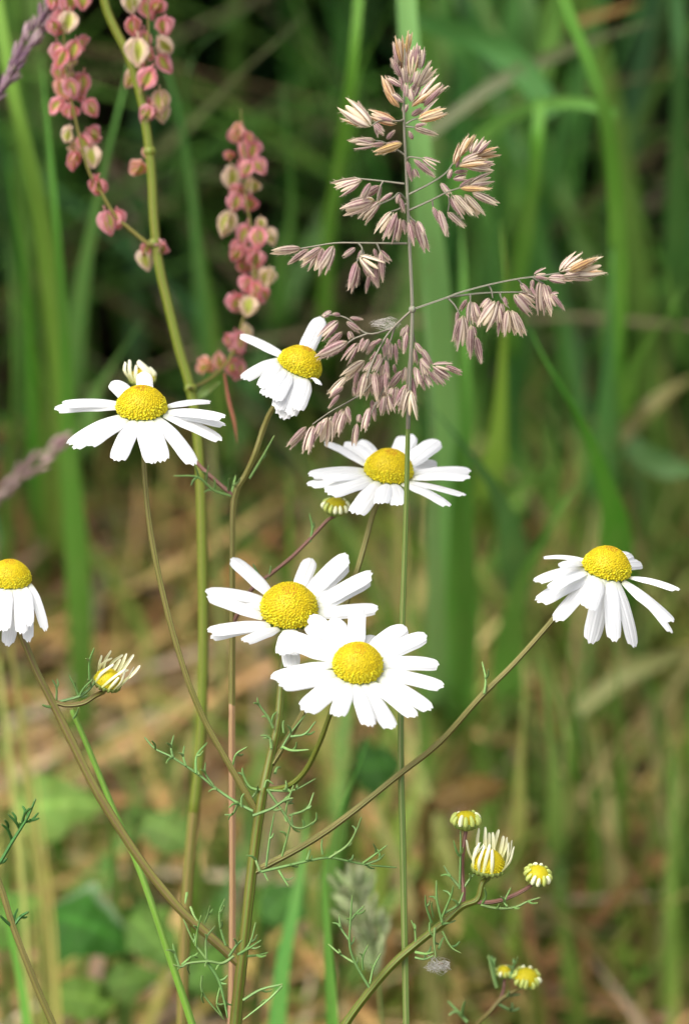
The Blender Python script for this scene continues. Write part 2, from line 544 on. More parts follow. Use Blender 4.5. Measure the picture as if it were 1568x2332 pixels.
B_('green blade below the tan dead leaf at the right', [(1290, 1440), (1300, 1560), (1302, 1720), (1300, 1900)], 24, (.075, .17, .02), 15)
B_('slim upright green blade at the far right of the lower picture', [(1395, 1400), (1405, 1560), (1410, 1750), (1415, 2000)], 22, (.085, .17, .03), 18)
B_('bright green broad blade standing in the lower middle', [(742, 1930), (738, 2020), (745, 2150), (752, 2260), (758, 2380)], 62, (.115, .27, .045), 7, roll=.1)
B_('mid green broad blade behind the main daisy stem at the bottom', [(700, 1830), (690, 1950), (668, 2080), (645, 2200), (630, 2380)], 66, (.06, .18, .04), 12)
B_('green blade pointing up under the lowest daisy', [(842, 1672), (818, 1740), (790, 1810), (765, 1890), (748, 1990), (742, 2120)], 44, (.10, .24, .07), 8)
B_('tan straw stalk standing at the left rim under the drooping daisy', [(25, 1470), (42, 1600), (62, 1760), (88, 1950), (108, 2120), (125, 2380)], 15, (.33, .22, .09), 14, tip=False)
B_('thin straw stalk just right of the tan stalk at the left rim', [(70, 1640), (82, 1750), (100, 1900), (122, 2080), (130, 2200), (140, 2380)], 11, (.36, .24, .10), 13)
B_('pale straw stalk hugging the left rim', [(-5, 1500), (12, 1640), (30, 1800), (52, 2000), (75, 2380)], 15, (.36, .29, .14), 16, tip=False)
B_('slender broken straw leaning between the two taller straws at the left rim', [(52, 1560), (55, 1700), (62, 1850), (84, 2050), (100, 2380)], 9, (.40, .29, .13), 15)
B_('green blade running down beside the left straw stalks', [(10, 1990), (20, 2100), (45, 2220), (70, 2380)], 46, (.09, .23, .035), 10)
B_('soft green blade beside the left daisy branch near the bottom', [(225, 1780), (250, 1880), (262, 1990), (270, 2130)], 34, (.10, .2, .04), 14)
B_('soft green blade between the two big daisy stems, low down', [(455, 1500), (450, 1650), (440, 1800), (440, 2000), (450, 2250)], 34, (.085, .17, .02), 15)
B_('slim green blade behind the second daisy stem from the left', [(655, 1060), (660, 1180), (655, 1330), (645, 1500), (640, 1700)], 40, (.10, .17, .02), 20)
B_('soft bluish blade leaning behind the upper sorrel stem', [(330, 720), (290, 780), (245, 850), (210, 920), (190, 1050)], 46, (.12, .23, .10), 18)
B_('dull green blade behind the middle sorrel raceme', [(440, 380), (455, 520), (480, 700), (500, 900), (520, 1100)], 36, (.055, .12, .02), 20)
B_('soft green blade between the sorrel raceme and the feathery grass', [(640, 180), (655, 330), (665, 480), (640, 640), (620, 820)], 44, (.06, .15, .04), 20)
B_('pale straw upright in front of the brown ground, left of the middle', [(455, 880), (480, 1000), (490, 1180), (500, 1400), (505, 1650)], 22, (.38, .33, .2), 20)
B_('reddish dead stalk beside the sorrel stem in the middle', [(425, 960), (432, 1100), (436, 1250), (438, 1420)], 20, (.34, .17, .10), 18)
B_('green blade at the left rim beside the blurred pink spike', [(20, 560), (30, 750), (30, 950), (15, 1200), (10, 1450)], 34, (.05, .13, .015), 18)
B_('olive blade behind the drooping daisy at the left rim', [(-10, 640), (40, 700), (90, 820), (110, 1000), (120, 1300)], 30, (.12, .17, .03), 22)

# ------------------------------------------------------------------ thicket, short grass, litter (nobody could count them)
def add_blade(b, x, y, h, wd, lean, az, col, segs=5, droop=.5):
    z = ground_z(x, y) - .5
    dx, dy = math.cos(az), math.sin(az)
    fx, fy = -dy, dx
    ph = rnd.uniform(-.9, .9)
    wx, wy = fx * math.cos(ph) + dx * math.sin(ph), fy * math.cos(ph) + dy * math.sin(ph)
    rows, uvr = [], []
    for i in range(segs + 1):
        s = i / segs
        o = lean * h * (s ** (1.3 + droop))
        zz = z + h * (s - droop * .45 * lean * s ** 3)
        hw = wd * .5 * (1 - s ** 2.5) * (.65 + .35 * min(1, s * 4)) + .005
        c = Vector((x + dx * o, y + dy * o, zz))
        sd = Vector((wx, wy, 0))
        rows.append([c - sd * hw, c + Vector((dx, dy, 0)) * (hw * .25), c + sd * hw])
        uvr.append([(0, s), (.5, s), (1, s)])
    b.grid(rows, uvr, col)


def jit(c, a=.25):
    k = 1 + rnd.uniform(-a, a)
    return tuple(max(.002, q * k * (1 + rnd.uniform(-.08, .08))) for q in c)


b = MB()
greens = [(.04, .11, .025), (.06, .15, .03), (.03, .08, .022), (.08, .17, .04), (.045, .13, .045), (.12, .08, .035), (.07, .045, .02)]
for i in range(5200):
    y = 49 + 85 * rnd.random() ** 1.4
    x = rnd.uniform(-1, 1) * (16 + (y - 45) * .5)
    if y < 56 and -6 < x < 2: continue
    fallen = rnd.random() < .22
    h = rnd.uniform(14, 26) if fallen else rnd.uniform(16, 58)
    lean = rnd.uniform(.9, 2.2) if fallen else rnd.uniform(.05, .9)
    az = rnd.uniform(0, 6.28)
    if y + math.sin(az) * lean * h < 36: az = -az
    add_blade(b, x, y, h, rnd.uniform(.35, 1.2), lean, az, jit(tuple(q * .18 for q in rnd.choice(greens)), .55))  # greens scaled far down: the thicket's inner shade is put into the colour
tag(b.build('thicket_grass', M['grass']), 'dense green grass thicket filling the background, its shade put into the colour', 'grass', kind='stuff')

b = MB()
tg = [(.10, .22, .035), (.08, .20, .05), (.14, .26, .05), (.06, .17, .03), (.16, .25, .07), (.09, .21, .08)]
for i in range(110):
    px = rnd.choice([rnd.uniform(-500, 260), rnd.uniform(880, 1500), rnd.uniform(880, 2100), rnd.uniform(300, 900)])
    row = rnd.uniform(1080, 1560) if not 250 < px < 900 else rnd.uniform(1000, 1180)
    p = P(px, row, ground_depth(row))
    add_blade(b, p.x, p.y, rnd.uniform(22, 48), rnd.uniform(.35, .75), rnd.uniform(.05, .45), rnd.uniform(0, 6.28), jit(tuple(q * 1.35 for q in rnd.choice(tg)), .25), 8)
tag(b.build('tall_grass', M['grass']), 'loose tall green grass standing in front of the dark thicket', 'grass', kind='stuff')

b = MB()
tc = [(.08, .20, .03), (.11, .25, .04), (.15, .29, .05), (.22, .17, .10), (.27, .21, .13), (.14, .10, .05), (.06, .15, .05)]
for i in range(260):
    y = rnd.uniform(40, 58)
    x = rnd.uniform(-17, 17)
    az = rnd.choice([0, math.pi]) + rnd.gauss(0, .5)
    add_blade(b, x, y, rnd.uniform(14, 34), rnd.uniform(.12, .5), rnd.uniform(.7, 1.9), az, jit(rnd.choice(tc), .35), 9, rnd.uniform(.3, .75))
tag(b.build('tangled_grass', M['grass']), 'thin tangled green and withered blades arching across the dark thicket', 'grass', kind='stuff')

b = MB()
shr = [(.14, .23, .03), (.10, .20, .025), (.20, .27, .05), (.36, .28, .10), (.46, .38, .16), (.22, .26, .06), (.08, .17, .02), (.13, .21, .03), (.28, .29, .10)]
shl = [(.10, .21, .025), (.07, .18, .025), (.15, .25, .05), (.12, .22, .05), (.05, .14, .015), (.24, .24, .07)]
for i in range(3400):
    y = 20 + 34 * rnd.random() ** .9
    x = rnd.uniform(-1, 1) * (12 + (y - 15) * .4)
    left = x < -.5
    if left and y > 29 and rnd.random() < .84: continue
    h = rnd.uniform(2.5, 11) * (.9 if not left else .6)
    add_blade(b, x, y, h, rnd.uniform(.14, .42), rnd.uniform(.1, .8), rnd.uniform(0, 6.28), jit(tuple(q * 1.2 for q in rnd.choice(shl if left else shr)), .3))
tag(b.build('short_grass', M['grass']), 'short olive and straw coloured grass on the ground behind the flowers', 'grass', kind='stuff')

b = MB()
lc = [(.42, .27, .11), (.33, .19, .075), (.46, .34, .16), (.25, .14, .055), (.18, .11, .05), (.34, .26, .17), (.26, .23, .06), (.14, .18, .03), (.12, .17, .03)]
for i in range(6000):
    y = rnd.uniform(16, 62)
    x = rnd.uniform(-1, 1) * (14 + (y - 15) * .4)
    L = rnd.uniform(2, 10)
    az = rnd.gauss(.5, 1.0)
    el = rnd.uniform(-.08, .35)
    wd = rnd.uniform(.07, .34)
    z0 = rnd.uniform(.1, 1.6)
    col = jit(tuple(q * f_ for q, f_ in zip(rnd.choice(lc), (1.06, 1.02, 1.0))), .45)
    d_ = Vector((math.cos(az), math.sin(az), 0))
    s_ = Vector((-math.sin(az), math.cos(az), rnd.uniform(-.6, .6))).normalized()
    bend = rnd.uniform(-.25, .25)
    rows, uvr = [], []
    for k in range(5):
        q = k / 4
        c = Vector((x, y, z0 + ground_z(x, y))) + d_ * (L * (q - .5)) + Vector((-d_.y, d_.x, 0)) * (bend * L * (q - .5) ** 2 * 2) + Vector((0, 0, math.sin(el) * L * q - .25 * (q - .5) ** 2))
        hw = wd * .5 * (1 - abs(2 * q - 1) ** 3 * .8)
        rows.append([c - s_ * hw, c + Vector((0, 0, hw * .3)), c + s_ * hw])
        uvr.append([(0, q), (.5, q), (1, q)])
    b.grid(rows, uvr, col)
tag(b.build('dry_litter', M['litter']), 'brown and straw coloured dead grass lying on the ground', 'litter', kind='stuff')


# ------------------------------------------------------------------ broad leaves on the ground at the left
def dock_leaf(label, px, py, d, lw, lh, ang, col, rim=None, curl=.3, roll=0.):
    col = tuple(q * .8 for q in col)
    c = P(px, py, d)
    k = S * (DIST + d) / DIST
    ax = (RT * math.cos(ang) + UP * math.sin(ang) * .75 + FWD * math.sin(ang) * .5).normalized()
    nrm = (Vector((0, -.55, .85)) + RT * roll).normalized()
    sd = nrm.cross(ax).normalized()
    nrm = ax.cross(sd).normalized()
    b = MB()
    nb, na = 18, 13
    for i in range(nb + 1):
        s = i / nb
        hw = lh * .5 * k * (math.sin(math.pi * min(1, s ** .75)) ** .9 + .02) * (1 + .16 * math.sin(s * 9 + px) + .08 * math.sin(s * 23 + py))
        cc = c + ax * (lw * k * (s - .5)) - nrm * (curl * lw * k * (s - .5) ** 2 * 1.6)
        for j in range(na):
            u = j / (na - 1) * 2 - 1
            wv = .05 * lh * k * math.sin(s * 17 + u * 2) * abs(u)
            p = cc + sd * (hw * u) + nrm * (-.22 * hw * u * u + wv + .06 * hw * (1 - abs(u)) * math.cos(s * 30))
            b.v.append(tuple(p)); b.uv.append((u * .5 + .5, s))
            q = jit(col, .06)
            if abs(u) < .06: q = tuple(min(1, a * 1.7) for a in col)
            if rim and u > .72: q = rim  # light reflected off one edge, painted as a paler strip
            b.c.append(q)
    for i in range(nb):
        for j in range(na - 1):
            b.f.append((i * na + j, i * na + j + 1, (i + 1) * na + j + 1, (i + 1) * na + j))
    # stalk down to the soil
    s0 = c - ax * (lw * k * .48)
    st = [s0, Vector((s0.x - .3, s0.y + .6, s0.z * .5)), Vector((s0.x - .4, s0.y + 1.2, -.4))]
    b.tube(smooth(st, 4), .09, 6, tuple(a * .9 for a in col))
    return tag(b.build('broad_leaf', M['dock'], at=Vector((st[-1].x, st[-1].y, 0))), label, 'leaf', 'broad leaves low on the left')


dock_leaf('pale green broad leaf, upper one at the lower left', 130, 1830, 20, 230, 150, .1, (.16, .27, .05), curl=.3)
dock_leaf('dark green broad leaf with painted light along one edge at the lower left', 200, 2105, 18, 225, 180, -.45, (.035, .13, .012), rim=(.15, .22, .11), curl=.5)
dock_leaf('soft grey green broad leaf behind the bright green grass stem', 345, 2130, 18, 190, 130, -.9, (.11, .21, .035), curl=.3)
dock_leaf('grey green broad leaf just left of the daisy stems, above the soft one', 385, 1890, 21, 170, 105, -.5, (.13, .22, .045), curl=.3)
dock_leaf('small dark green leaf on the ground below the lowest daisy', 860, 1740, 22, 120, 140, .2, (.02, .07, .006), curl=.2)
dock_leaf('brown dead leaf on the ground right of the lowest daisy', 1070, 1800, 22, 200, 85, .35, (.13, .08, .02), curl=.3)
dock_leaf('dull green leaf low behind the bright green grass stem', 300, 2230, 17, 140, 90, .3, (.09, .17, .025), curl=.3)


dock_leaf('mid green broad leaf cut by the left rim, under the reddish stem', 25, 2080, 19, 190, 130, .6, (.10, .21, .03), curl=.3)
dock_leaf('pale green leaf low at the bottom, between the reddish stem and the bright grass stem', 190, 2270, 17, 170, 110, -.2, (.12, .22, .03), curl=.3)
dock_leaf('grey green leaf at the bottom behind the thick olive stem', 470, 2200, 17, 150, 120, 1.0, (.08, .17, .025), curl=.3)
dock_leaf('deep green leaf right of the thick olive stem, low down', 650, 2050, 20, 150, 110, .9, (.05, .14, .02), curl=.3)


# ------------------------------------------------------------------ daisy-like chamomile heads
def axis_of(lean, el):
    lean, el = R(lean), R(el)
    return ((RT * math.sin(lean) + UP * math.cos(lean)) * math.cos(el) - FWD * math.sin(el)).normalized()


def petal_mb(b3, t3, wid, N, arch=.05, roll=0., notch=1.):
    b = MB()
    d = t3 - b3
    L = d.length
    d.normalize()
    sd = d.cross(N)
    if sd.length < .15: sd = d.cross(CAMLOC - b3)
    sd.normalize()
    nn = sd.cross(d).normalized()
    sd, nn = sd * math.cos(roll) + nn * math.sin(roll), nn * math.cos(roll) - sd * math.sin(roll)
    na, nl = 11, 16
    k1, k2 = rnd.uniform(-.06, .06), rnd.uniform(.6, 1.3)
    tipn = [rnd.uniform(0, .035) for _ in range(na)]
    rows, uvr = [], []
    for i in range(nl + 1):
        t = i / nl
        row, ur = [], []
        for j in range(na):
            u = j / (na - 1) * 2 - 1
            send = 1 - .085 * abs(u) ** 2.6 - notch * (.030 * (.5 - .5 * math.cos(3 * math.pi * (u + 1))) + tipn[j] * .6)
            s = t * send
            w = .5 + .5 * min(1, s / .32) ** .8
            if s > .72: w *= 1 - .42 * ((s - .72) / .28) ** 2
            hw = wid * .5 * w
            c = b3 + d * (L * s) + nn * (arch * L * 4 * s * (1 - s)) + sd * (k1 * L * s * s)
            cross = -.26 * u * u * k2 + .035 * math.cos(3 * math.pi * u) * min(1, s * 3)
            row.append(c + sd * (hw * u) + nn * (hw * cross * 1.3))
            ur.append((u * .5 + .5, s))
        rows.append(row)
        uvr.append(ur)
    b.grid(rows, uvr)
    return b


def strip_mb(b3, t3, wid, N, bend):
    """a young ray floret: narrow rolled strip"""
    b = MB()
    mid = b3.lerp(t3, .5) + bend
    c = smooth([b3, mid, t3], 7)
    m = len(c)
    rows, uvr = [], []
    tw = rnd.uniform(-.5, .5)
    for i, p in enumerate(c):
        t = (c[min(i + 1, m - 1)] - c[max(i - 1, 0)]).normalized()
        q = i / (m - 1)
        o = (bend - t * bend.dot(t))
        o = o.normalized() if o.length > 1e-5 else t.orthogonal().normalized()
        sd = t.cross(o)
        sd, o = sd * math.cos(tw * q) + o * math.sin(tw * q), o * math.cos(tw * q) - sd * math.sin(tw * q)
        hw = wid * .5 * (.6 + .5 * math.sin(math.pi * min(1, q * .8 + .1))) * (1 if q < .93 else .62)
        rows.append([p + sd * (hw * u) - o * (hw * .75 * u * u) for u in (-1, -.6, -.2, .2, .6, 1)])
        uvr.append([(u * .5 + .5, q) for u in (-1, -.6, -.2, .2, .6, 1)])
    b.grid(rows, uvr)
    return b


def disc_mb(C, N, Rr, h, n=740, green=0.):
    a = N.orthogonal().normalized()
    bb = N.cross(a)
    b = MB()
    rows, uvr = [], []
    nv, nu = 12, 28
    for i in range(nv + 1):
        th = math.pi / 2 * i / nv
        rows.append([C + N * (h * .985 * math.cos(th)) + (a * math.cos(2 * math.pi * k / nu) + bb * math.sin(2 * math.pi * k / nu)) * (Rr * .985 * math.sin(th)) for k in range(nu + 1)])
        uvr.append([(k / nu, i / nv) for k in range(nu + 1)])
    b.grid(rows, uvr, (.55 - .2 * green, .41 - .05 * green, .003))
    for k in range(n):
        f = (k + .5) / n
        th = math.acos(max(.005, 1 - f * 1.02)) + rnd.gauss(0, .012)
        ph = k * 2.399963 + rnd.gauss(0, .03)
        x, z = Rr * math.sin(th), h * math.cos(th)
        rad = a * math.cos(ph) + bb * math.sin(ph)
        p = C + rad * x + N * z
        nn = (rad * (math.sin(th) / Rr) + N * (math.cos(th) / h)).normalized()
        open_ = max(0, min(1, (f - .42) / .25))
        r = Rr * (.037 + .011 * open_) * rnd.uniform(.75, 1.25)
        hgt = r * (.4 + .8 * open_ * rnd.uniform(.3, 1.4))
        q = rnd.uniform(.78, 1.12)
        if f < .04: col = (.50 * q, .27 * q, .004)
        elif open_ < .5: col = (.58 * q, (.452 + .03 * open_) * q, .003)
        else: col = (.56 * q, .485 * q, .008)
        if green: col = tuple(c * (1 - green) + g_ * green for c, g_ in zip(col, (.36, .36, .01)))
        b.ball(p, nn, r, hgt, 6, 4, col)
    return b


def cup_mb(C, N, Rr, depth, col=(.14, .20, .035)):
    a = N.orthogonal().normalized()
    bb = N.cross(a)
    b = MB()
    prof = [(.98, .0), (1.02, -.12), (.96, -.38), (.75, -.68), (.45, -.9), (.2, -1.0), (.0, -1.05)]
    nu = 36
    rows = [[C + N * (z * depth) + (a * math.cos(2 * math.pi * k / nu) + bb * math.sin(2 * math.pi * k / nu)) * (Rr * r * (1 + .025 * math.sin(k * math.pi))) for k in range(nu + 1)] for r, z in prof]
    b.grid(rows, [[(k / nu, i) for k in range(nu + 1)] for i in range(len(prof))], col)
    for k in range(18):                                   # overlapping bracts
        t = 2 * math.pi * k / 18
        rad = a * math.cos(t) + bb * math.sin(t)
        b.ball(C + rad * (Rr * .93) - N * (depth * .32), (N + rad * .45).normalized(), Rr * .13, depth * .42, 6, 4, jit(col, .2))
    return b


def ray(px, py):
    return (P(px, py, 0) - CAMLOC).normalized()


def onplane(px, py, C, N):
    r = ray(px, py)
    return CAMLOC + r * ((C - CAMLOC).dot(N) / r.dot(N))


def flower(root, rw, o, c, Rz, h, lean, el, d, petals, Lz=490, arch=.05, name='flower_head', dn=740, label=None, green=0.):
    """o: photo position of the zoom's corner; zoom units are 0.3 picture units"""
    q = lambda x, y: (o[0] + .3 * x, o[1] + .3 * y)
    N = axis_of(lean, el)
    C = P(*q(*c), d)
    k = .3 * S * (DIST + d) / DIST
    Rr = Rz * k
    head = cup_mb(C, N, Rr * .92, Rr * .42).build(name, M['inv'], root, rw, at=C)
    if label: head['label'] = label
    disc_mb(C, N, Rr, h * Rr, dn, green).build('disc', M['disc'], head, C, at=C)
    low = UP * 1.0
    for pt in petals:
        bx, by, tx, ty, wz = pt[:5]
        b3 = onplane(*q(bx, by), C, N)
        r = b3 - C
        if r.length > Rr * .98: b3 = C + r * (Rr * .98 / r.length)
        b3 = b3 - N * (Rr * .05)
        rt = ray(*q(tx, ty))
        L = Lz * k * rnd.uniform(.97, 1.03)
        m = (b3 - CAMLOC).dot(rt)
        foot = CAMLOC + rt * m
        miss = (foot - b3).length
        sign = pt[5] if len(pt) > 5 else (-1 if ty > by else 1)
        dd = math.sqrt(max(0, L * L - miss * miss)) * sign
        t3 = foot + rt * dd
        petal_mb(b3, t3, wz * .98 * k, (N - FWD * (.9 if miss < .45 * L else .2)).normalized(), arch * rnd.uniform(.6, 1.4), rnd.uniform(-.16, .16)).build('petal', M['petal'], head, C, at=C)
    return head, C, N, Rr


def opening(root, rw, o, c, Rz, h, lean, el, d, strips, wz=32, name='flower_head', label=None):
    q = lambda x, y: (o[0] + .3 * x, o[1] + .3 * y)
    N = axis_of(lean, el)
    C = P(*q(*c), d)
    k = .3 * S * (DIST + d) / DIST
    Rr = Rz * k
    head = cup_mb(C, N, Rr * .97, Rr * .5, (.16, .20, .04)).build(name, M['inv'], root, rw, at=C)
    if label: head['label'] = label
    disc_mb(C, N, Rr * .93, h * Rr, 260, .25).build('disc', M['disc'], head, C, at=C)
    for st in strips:
        bx, by, tx, ty = st[:4]
        w_ = st[4] if len(st) > 4 else wz
        b3 = onplane(*q(bx, by), C, N)
        r = b3 - C
        b3 = C + r.normalized() * Rr * 1.0
        rt = ray(*q(tx, ty))
        m = (C + N * (h * Rr) - CAMLOC).dot(rt)
        side = (b3 - C).dot(FWD)
        t3 = CAMLOC + rt * (m + side * .75)
        out = (b3 - C).normalized()
        strip_mb(b3, t3, w_ * k, N, out * (Rr * rnd.uniform(.08, .3)) + UP * (Rr * rnd.uniform(-.1, .1))).build('petal', M['cream'], head, C, at=C)
    return head, C, N, Rr


def bud(root, rw, px, py, Rpx, lean, el, d, open_=.5, label=None):
    N = axis_of(lean, el)
    C = P(px, py, d)
    k = S * (DIST + d) / DIST
    r = Rpx * k
    head = cup_mb(C, N, r * .93, r * .75, (.20, .26, .05)).build('flower_bud', M['inv'], root, rw, at=C)
    if label: head['label'] = label
    disc_mb(C, N, r * .92, r * .74, 120, .45).build('disc', M['disc'], head, C, at=C)
    a = N.orthogonal().normalized()
    bb = N.cross(a)
    b = MB()
    n = 13
    for i in range(n):
        t = 2 * math.pi * i / n + rnd.uniform(-.1, .1)
        rad = a * math.cos(t) + bb * math.sin(t)
        ln = rnd.uniform(.1, 1.1) * open_ + .15
        p0, p1 = C + rad * r - N * (r * .12), C + rad * (r * (1.0 - .38 * ln)) + N * (r * (.2 + .5 * ln))
        pm = p0.lerp(p1, .5) + rad * (r * .1)
        cc = smooth([p0, pm, p1], 4)
        b.tube(cc, [r * .13, r * .17, r * .18, r * .18, r * .18, r * .17, r * .16, r * .15, r * .12][:len(cc)], 7, (.72, .74, .46) if rnd.random() < .36 else (.42, .48, .12))
    b.build('petal_ring', M['bud'], head, C, at=C)
    return head, C, N, r


def stem(root, rw, pts, r0, r1, mat, name='stem', head=None, ground=False, n=10):
    """pts from the top down, (px, py, depth); r in picture units (diameter)"""
    q = [P(*p) for p in pts]
    if head:
        C, N, Rr = head
        q = [C - N * (Rr * .25), C - N * (Rr * .75)] + q
    if ground: q = toground(q, .35)
    c = smooth(q, 6)
    m = len(c)
    b = MB()
    b.tube(c[::-1], [S * .5 * (r1 + (r0 - r1) * i / (m - 1)) for i in range(m)], n, ridge=.07, wob=.07)
    return b.build(name, M[mat], root, rw, at=c[-1])


def feather(root, rw, o, k, lobes, d=0., w=6.0, col=(.15, .265, .075), name='leaf', tipc=(.18, .2, .05)):
    """thread-like leaf: every lobe a thin tapering curl; coordinates in zoom units of size k"""
    b = MB()
    first = None
    extra = []
    for lb in lobes:                                   # small side spurs
        ln = k * sum(math.hypot(lb[i + 1][0] - lb[i][0], lb[i + 1][1] - lb[i][1]) for i in range(len(lb) - 1))
        if ln < 38 or len(lb) < 3: continue
        for j in range(1, len(lb) - 1):
            (x0, y0), (x1, y1) = lb[j], lb[j + 1]
            a_ = math.atan2(y1 - y0, x1 - x0) + rnd.choice([-1, 1]) * rnd.uniform(.5, .95)
            L_ = rnd.uniform(10, 24) / k
            extra.append([(x0, y0), (x0 + math.cos(a_) * L_ * .5, y0 + math.sin(a_) * L_ * .5), (x0 + math.cos(a_ - .3) * L_, y0 + math.sin(a_ - .3) * L_)])
    for li, lb in enumerate(list(lobes) + extra):
        pts = []
        dz = rnd.uniform(-.35, .35)
        for i, p in enumerate(lb):
            pts.append(P(o[0] + k * p[0], o[1] + k * p[1], d + dz * i / max(1, len(lb) - 1)))
        if first is None: first = pts[0]
        c = smooth(pts, 5)
        m = len(c)
        f = 1.0 if li == 0 else .85
        q = jit(col, .2)
        s0 = len(b.v)
        b.tube(c, [S * .5 * w * f * (1.15 - .55 * (i / m) ** 1.5) for i in range(m)], 6, q)
        nv = len(b.v) - s0
        for t in range(nv - 21, nv):
            b.c[s0 + t] = tuple(.5 * x + .5 * y for x, y in zip(q, tipc))
    return b.build(name, M['leaf'], root, rw, at=first)


OA, OB, OC, OD, OE, OF, OG, OJ = (87.6, 729.7), (467, 656.7), (649.4, 934), (430.5, 1196.7), (569.2, 1313.5), (1097.5, 1131), (0, 1167.5), (985, 1751)
Z9, Z10, Z11 = (313.8, 1605.3), (729.7, 1824.3), (0, 1751.3)
K9 = .4002

# --- the main plant in the middle: five open heads, the drooping head at the left rim and its opening bud
base = P(530, 2420, .4)
base = Vector((base.x, base.y, 0))
pl = empty('chamomile_plant', base)
tag(pl, 'large chamomile with six open white daisies on one thick olive stem', 'flower', 'chamomile plants')
hA = flower(pl, base, OA, (783, 672), 190, .95, 0, 27, 0, [
    (600, 640, 112, 668, 120), (605, 610, 165, 612, 110), (590, 720, 205, 935, 150), (650, 750, 345, 945, 140), (620, 740, 245, 970, 110),
    (720, 765, 585, 1075, 150), (780, 770, 865, 1095, 130), (845, 762, 960, 1078, 145), (925, 740, 1205, 1100, 145),
    (970, 705, 1408, 893, 140), (980, 680, 1425, 740, 120), (980, 690, 1428, 805, 100), (970, 645, 1305, 608, 110),
    (690, 560, 562, 455, 150), (830, 540, 808, 385, 130)])
hD = flower(pl, base, OD, (758, 640), 213, 1.0, 3, 40, .6, [
    (600, 500, 300, 252, 130), (560, 550, 122, 470, 110), (545, 610, 185, 500, 120), (545, 690, 118, 545, 115), (600, 745, 135, 812, 140),
    (570, 770, 150, 850, 100), (660, 790, 418, 890, 110), (850, 440, 935, 245, 130), (920, 500, 1195, 205, 155), (960, 540, 1208, 295, 110),
    (970, 590, 1385, 335, 145), (970, 620, 1400, 415, 120), (975, 660, 1448, 640, 130), (900, 750, 1060, 880, 130),
    (760, 790, 700, 990, 125), (800, 800, 770, 985, 130), (735, 830, 790, 1090, 140)])
hE = flower(pl, base, OE, (815, 680), 188, 1.0, 6, 41, -1.0, [
    (640, 600, 232, 420, 180), (700, 530, 450, 285, 165), (735, 510, 640, 300, 150), (810, 500, 795, 212, 140), (870, 500, 930, 440, 120),
    (940, 530, 1180, 368, 160), (980, 590, 1350, 442, 150), (1000, 650, 1435, 638, 155), (1005, 715, 1478, 840, 130),
    (1000, 760, 1398, 995, 130), (940, 810, 1252, 1078, 135), (870, 830, 1078, 1165, 140), (805, 825, 900, 1145, 135),
    (745, 805, 665, 1068, 140), (690, 780, 400, 1025, 180), (640, 730, 212, 830, 160), (620, 655, 142, 762, 100)])
hC = flower(pl, base, OC, (783, 465), 183, .95, 7, 29, 1.6, [
    (605, 405, 290, 240, 105), (640, 355, 478, 232, 120), (680, 350, 562, 222, 150), (850, 330, 925, 205, 130), (900, 340, 985, 182, 130),
    (960, 400, 1162, 222, 150), (970, 440, 1135, 380, 120), (965, 480, 1405, 440, 130), (970, 510, 1402, 525, 120),
    (950, 545, 1368, 660, 90), (930, 575, 1270, 728, 110), (760, 560, 745, 715, 130), (820, 560, 845, 730, 140), (690, 540, 540, 800, 155),
    (640, 515, 315, 645, 150), (600, 480, 165, 580, 125), (595, 445, 163, 490, 115), (620, 490, 280, 528, 100)])
hF = flower(pl, base, OF, (938, 555), 183, 1.0, 13, 22, 0, [
    (790, 460, 448, 460, 95), (770, 500, 570, 530, 80), (765, 530, 376, 640, 125), (790, 580, 408, 805, 160), (775, 560, 490, 700, 120),
    (800, 630, 560, 965, 130), (870, 630, 790, 855, 150), (920, 660, 815, 1125, 150), (1000, 665, 985, 1112, 125),
    (1050, 665, 1140, 1160, 130), (1095, 640, 1452, 962, 135), (1100, 645, 1455, 1038, 90), (1120, 600, 1497, 715, 95),
    (1050, 500, 1198, 495, 135, 1), (1050, 450, 1120, 428, 110, 1)])
hG = flower(pl, base, OG, (75, 512), 160, 1.0, 3, 22, 0, [
    (130, 590, 70, 1028, 115), (195, 575, 240, 992, 95), (225, 530, 326, 912, 80), (165, 590, 190, 930, 110), (215, 560, 252, 870, 80),
    (60, 600, 20, 910, 105), (20, 590, -30, 920, 105), (-20, 580, -95, 930, 110), (-60, 560, -190, 900, 110), (-80, 500, -260, 800, 110)],
    arch=.09, label='drooping head with its petals hanging straight down')
hH = opening(pl, base, OG, (815, 1285), 112, .95, 22, 24, .2, [
    (720, 1200, 770, 1080), (740, 1170, 840, 1045), (715, 1215, 850, 1100), (770, 1160, 932, 1075), (860, 1160, 918, 1112),
    (725, 1240, 875, 1210), (750, 1285, 862, 1150), (770, 1325, 945, 1185), (830, 1360, 905, 1250), (890, 1372, 960, 1185),
    (920, 1365, 1020, 1172), (950, 1310, 1066, 1160), (955, 1220, 965, 1070), (985, 1220, 1016, 1076), (900, 1190, 975, 1188)], wz=24,
    label='half open bud with curled cream petals')
stem(pl, base, [(645, 1500, .8), (640, 1560, .7), (632, 1650, .5), (612, 1740, .4), (594, 1830, .3), (580, 1930, .3), (566, 2050, .3), (552, 2180, .3), (540, 2290, .35), (530, 2420, .4)], 15, 34, 'stem_green', head=hD[1:], ground=True, n=14)
stem(pl, base, [(327, 1010, .1), (330, 1080, .1), (338, 1170, .1), (352, 1260, .1), (376, 1370, .1), (400, 1460, .1), (432, 1560, .1), (466, 1640, .15), (510, 1720, .2), (548, 1785, .25), (585, 1850, .3)], 11, 15, 'stem_khaki', 'branch', head=hA[1:])
stem(pl, base, [(770, 1580, -.8), (752, 1625, -.6), (728, 1690, -.4), (695, 1755, -.1), (655, 1790, .1), (604, 1800, .35)], 11, 13, 'stem_green', 'branch', head=hE[1:])
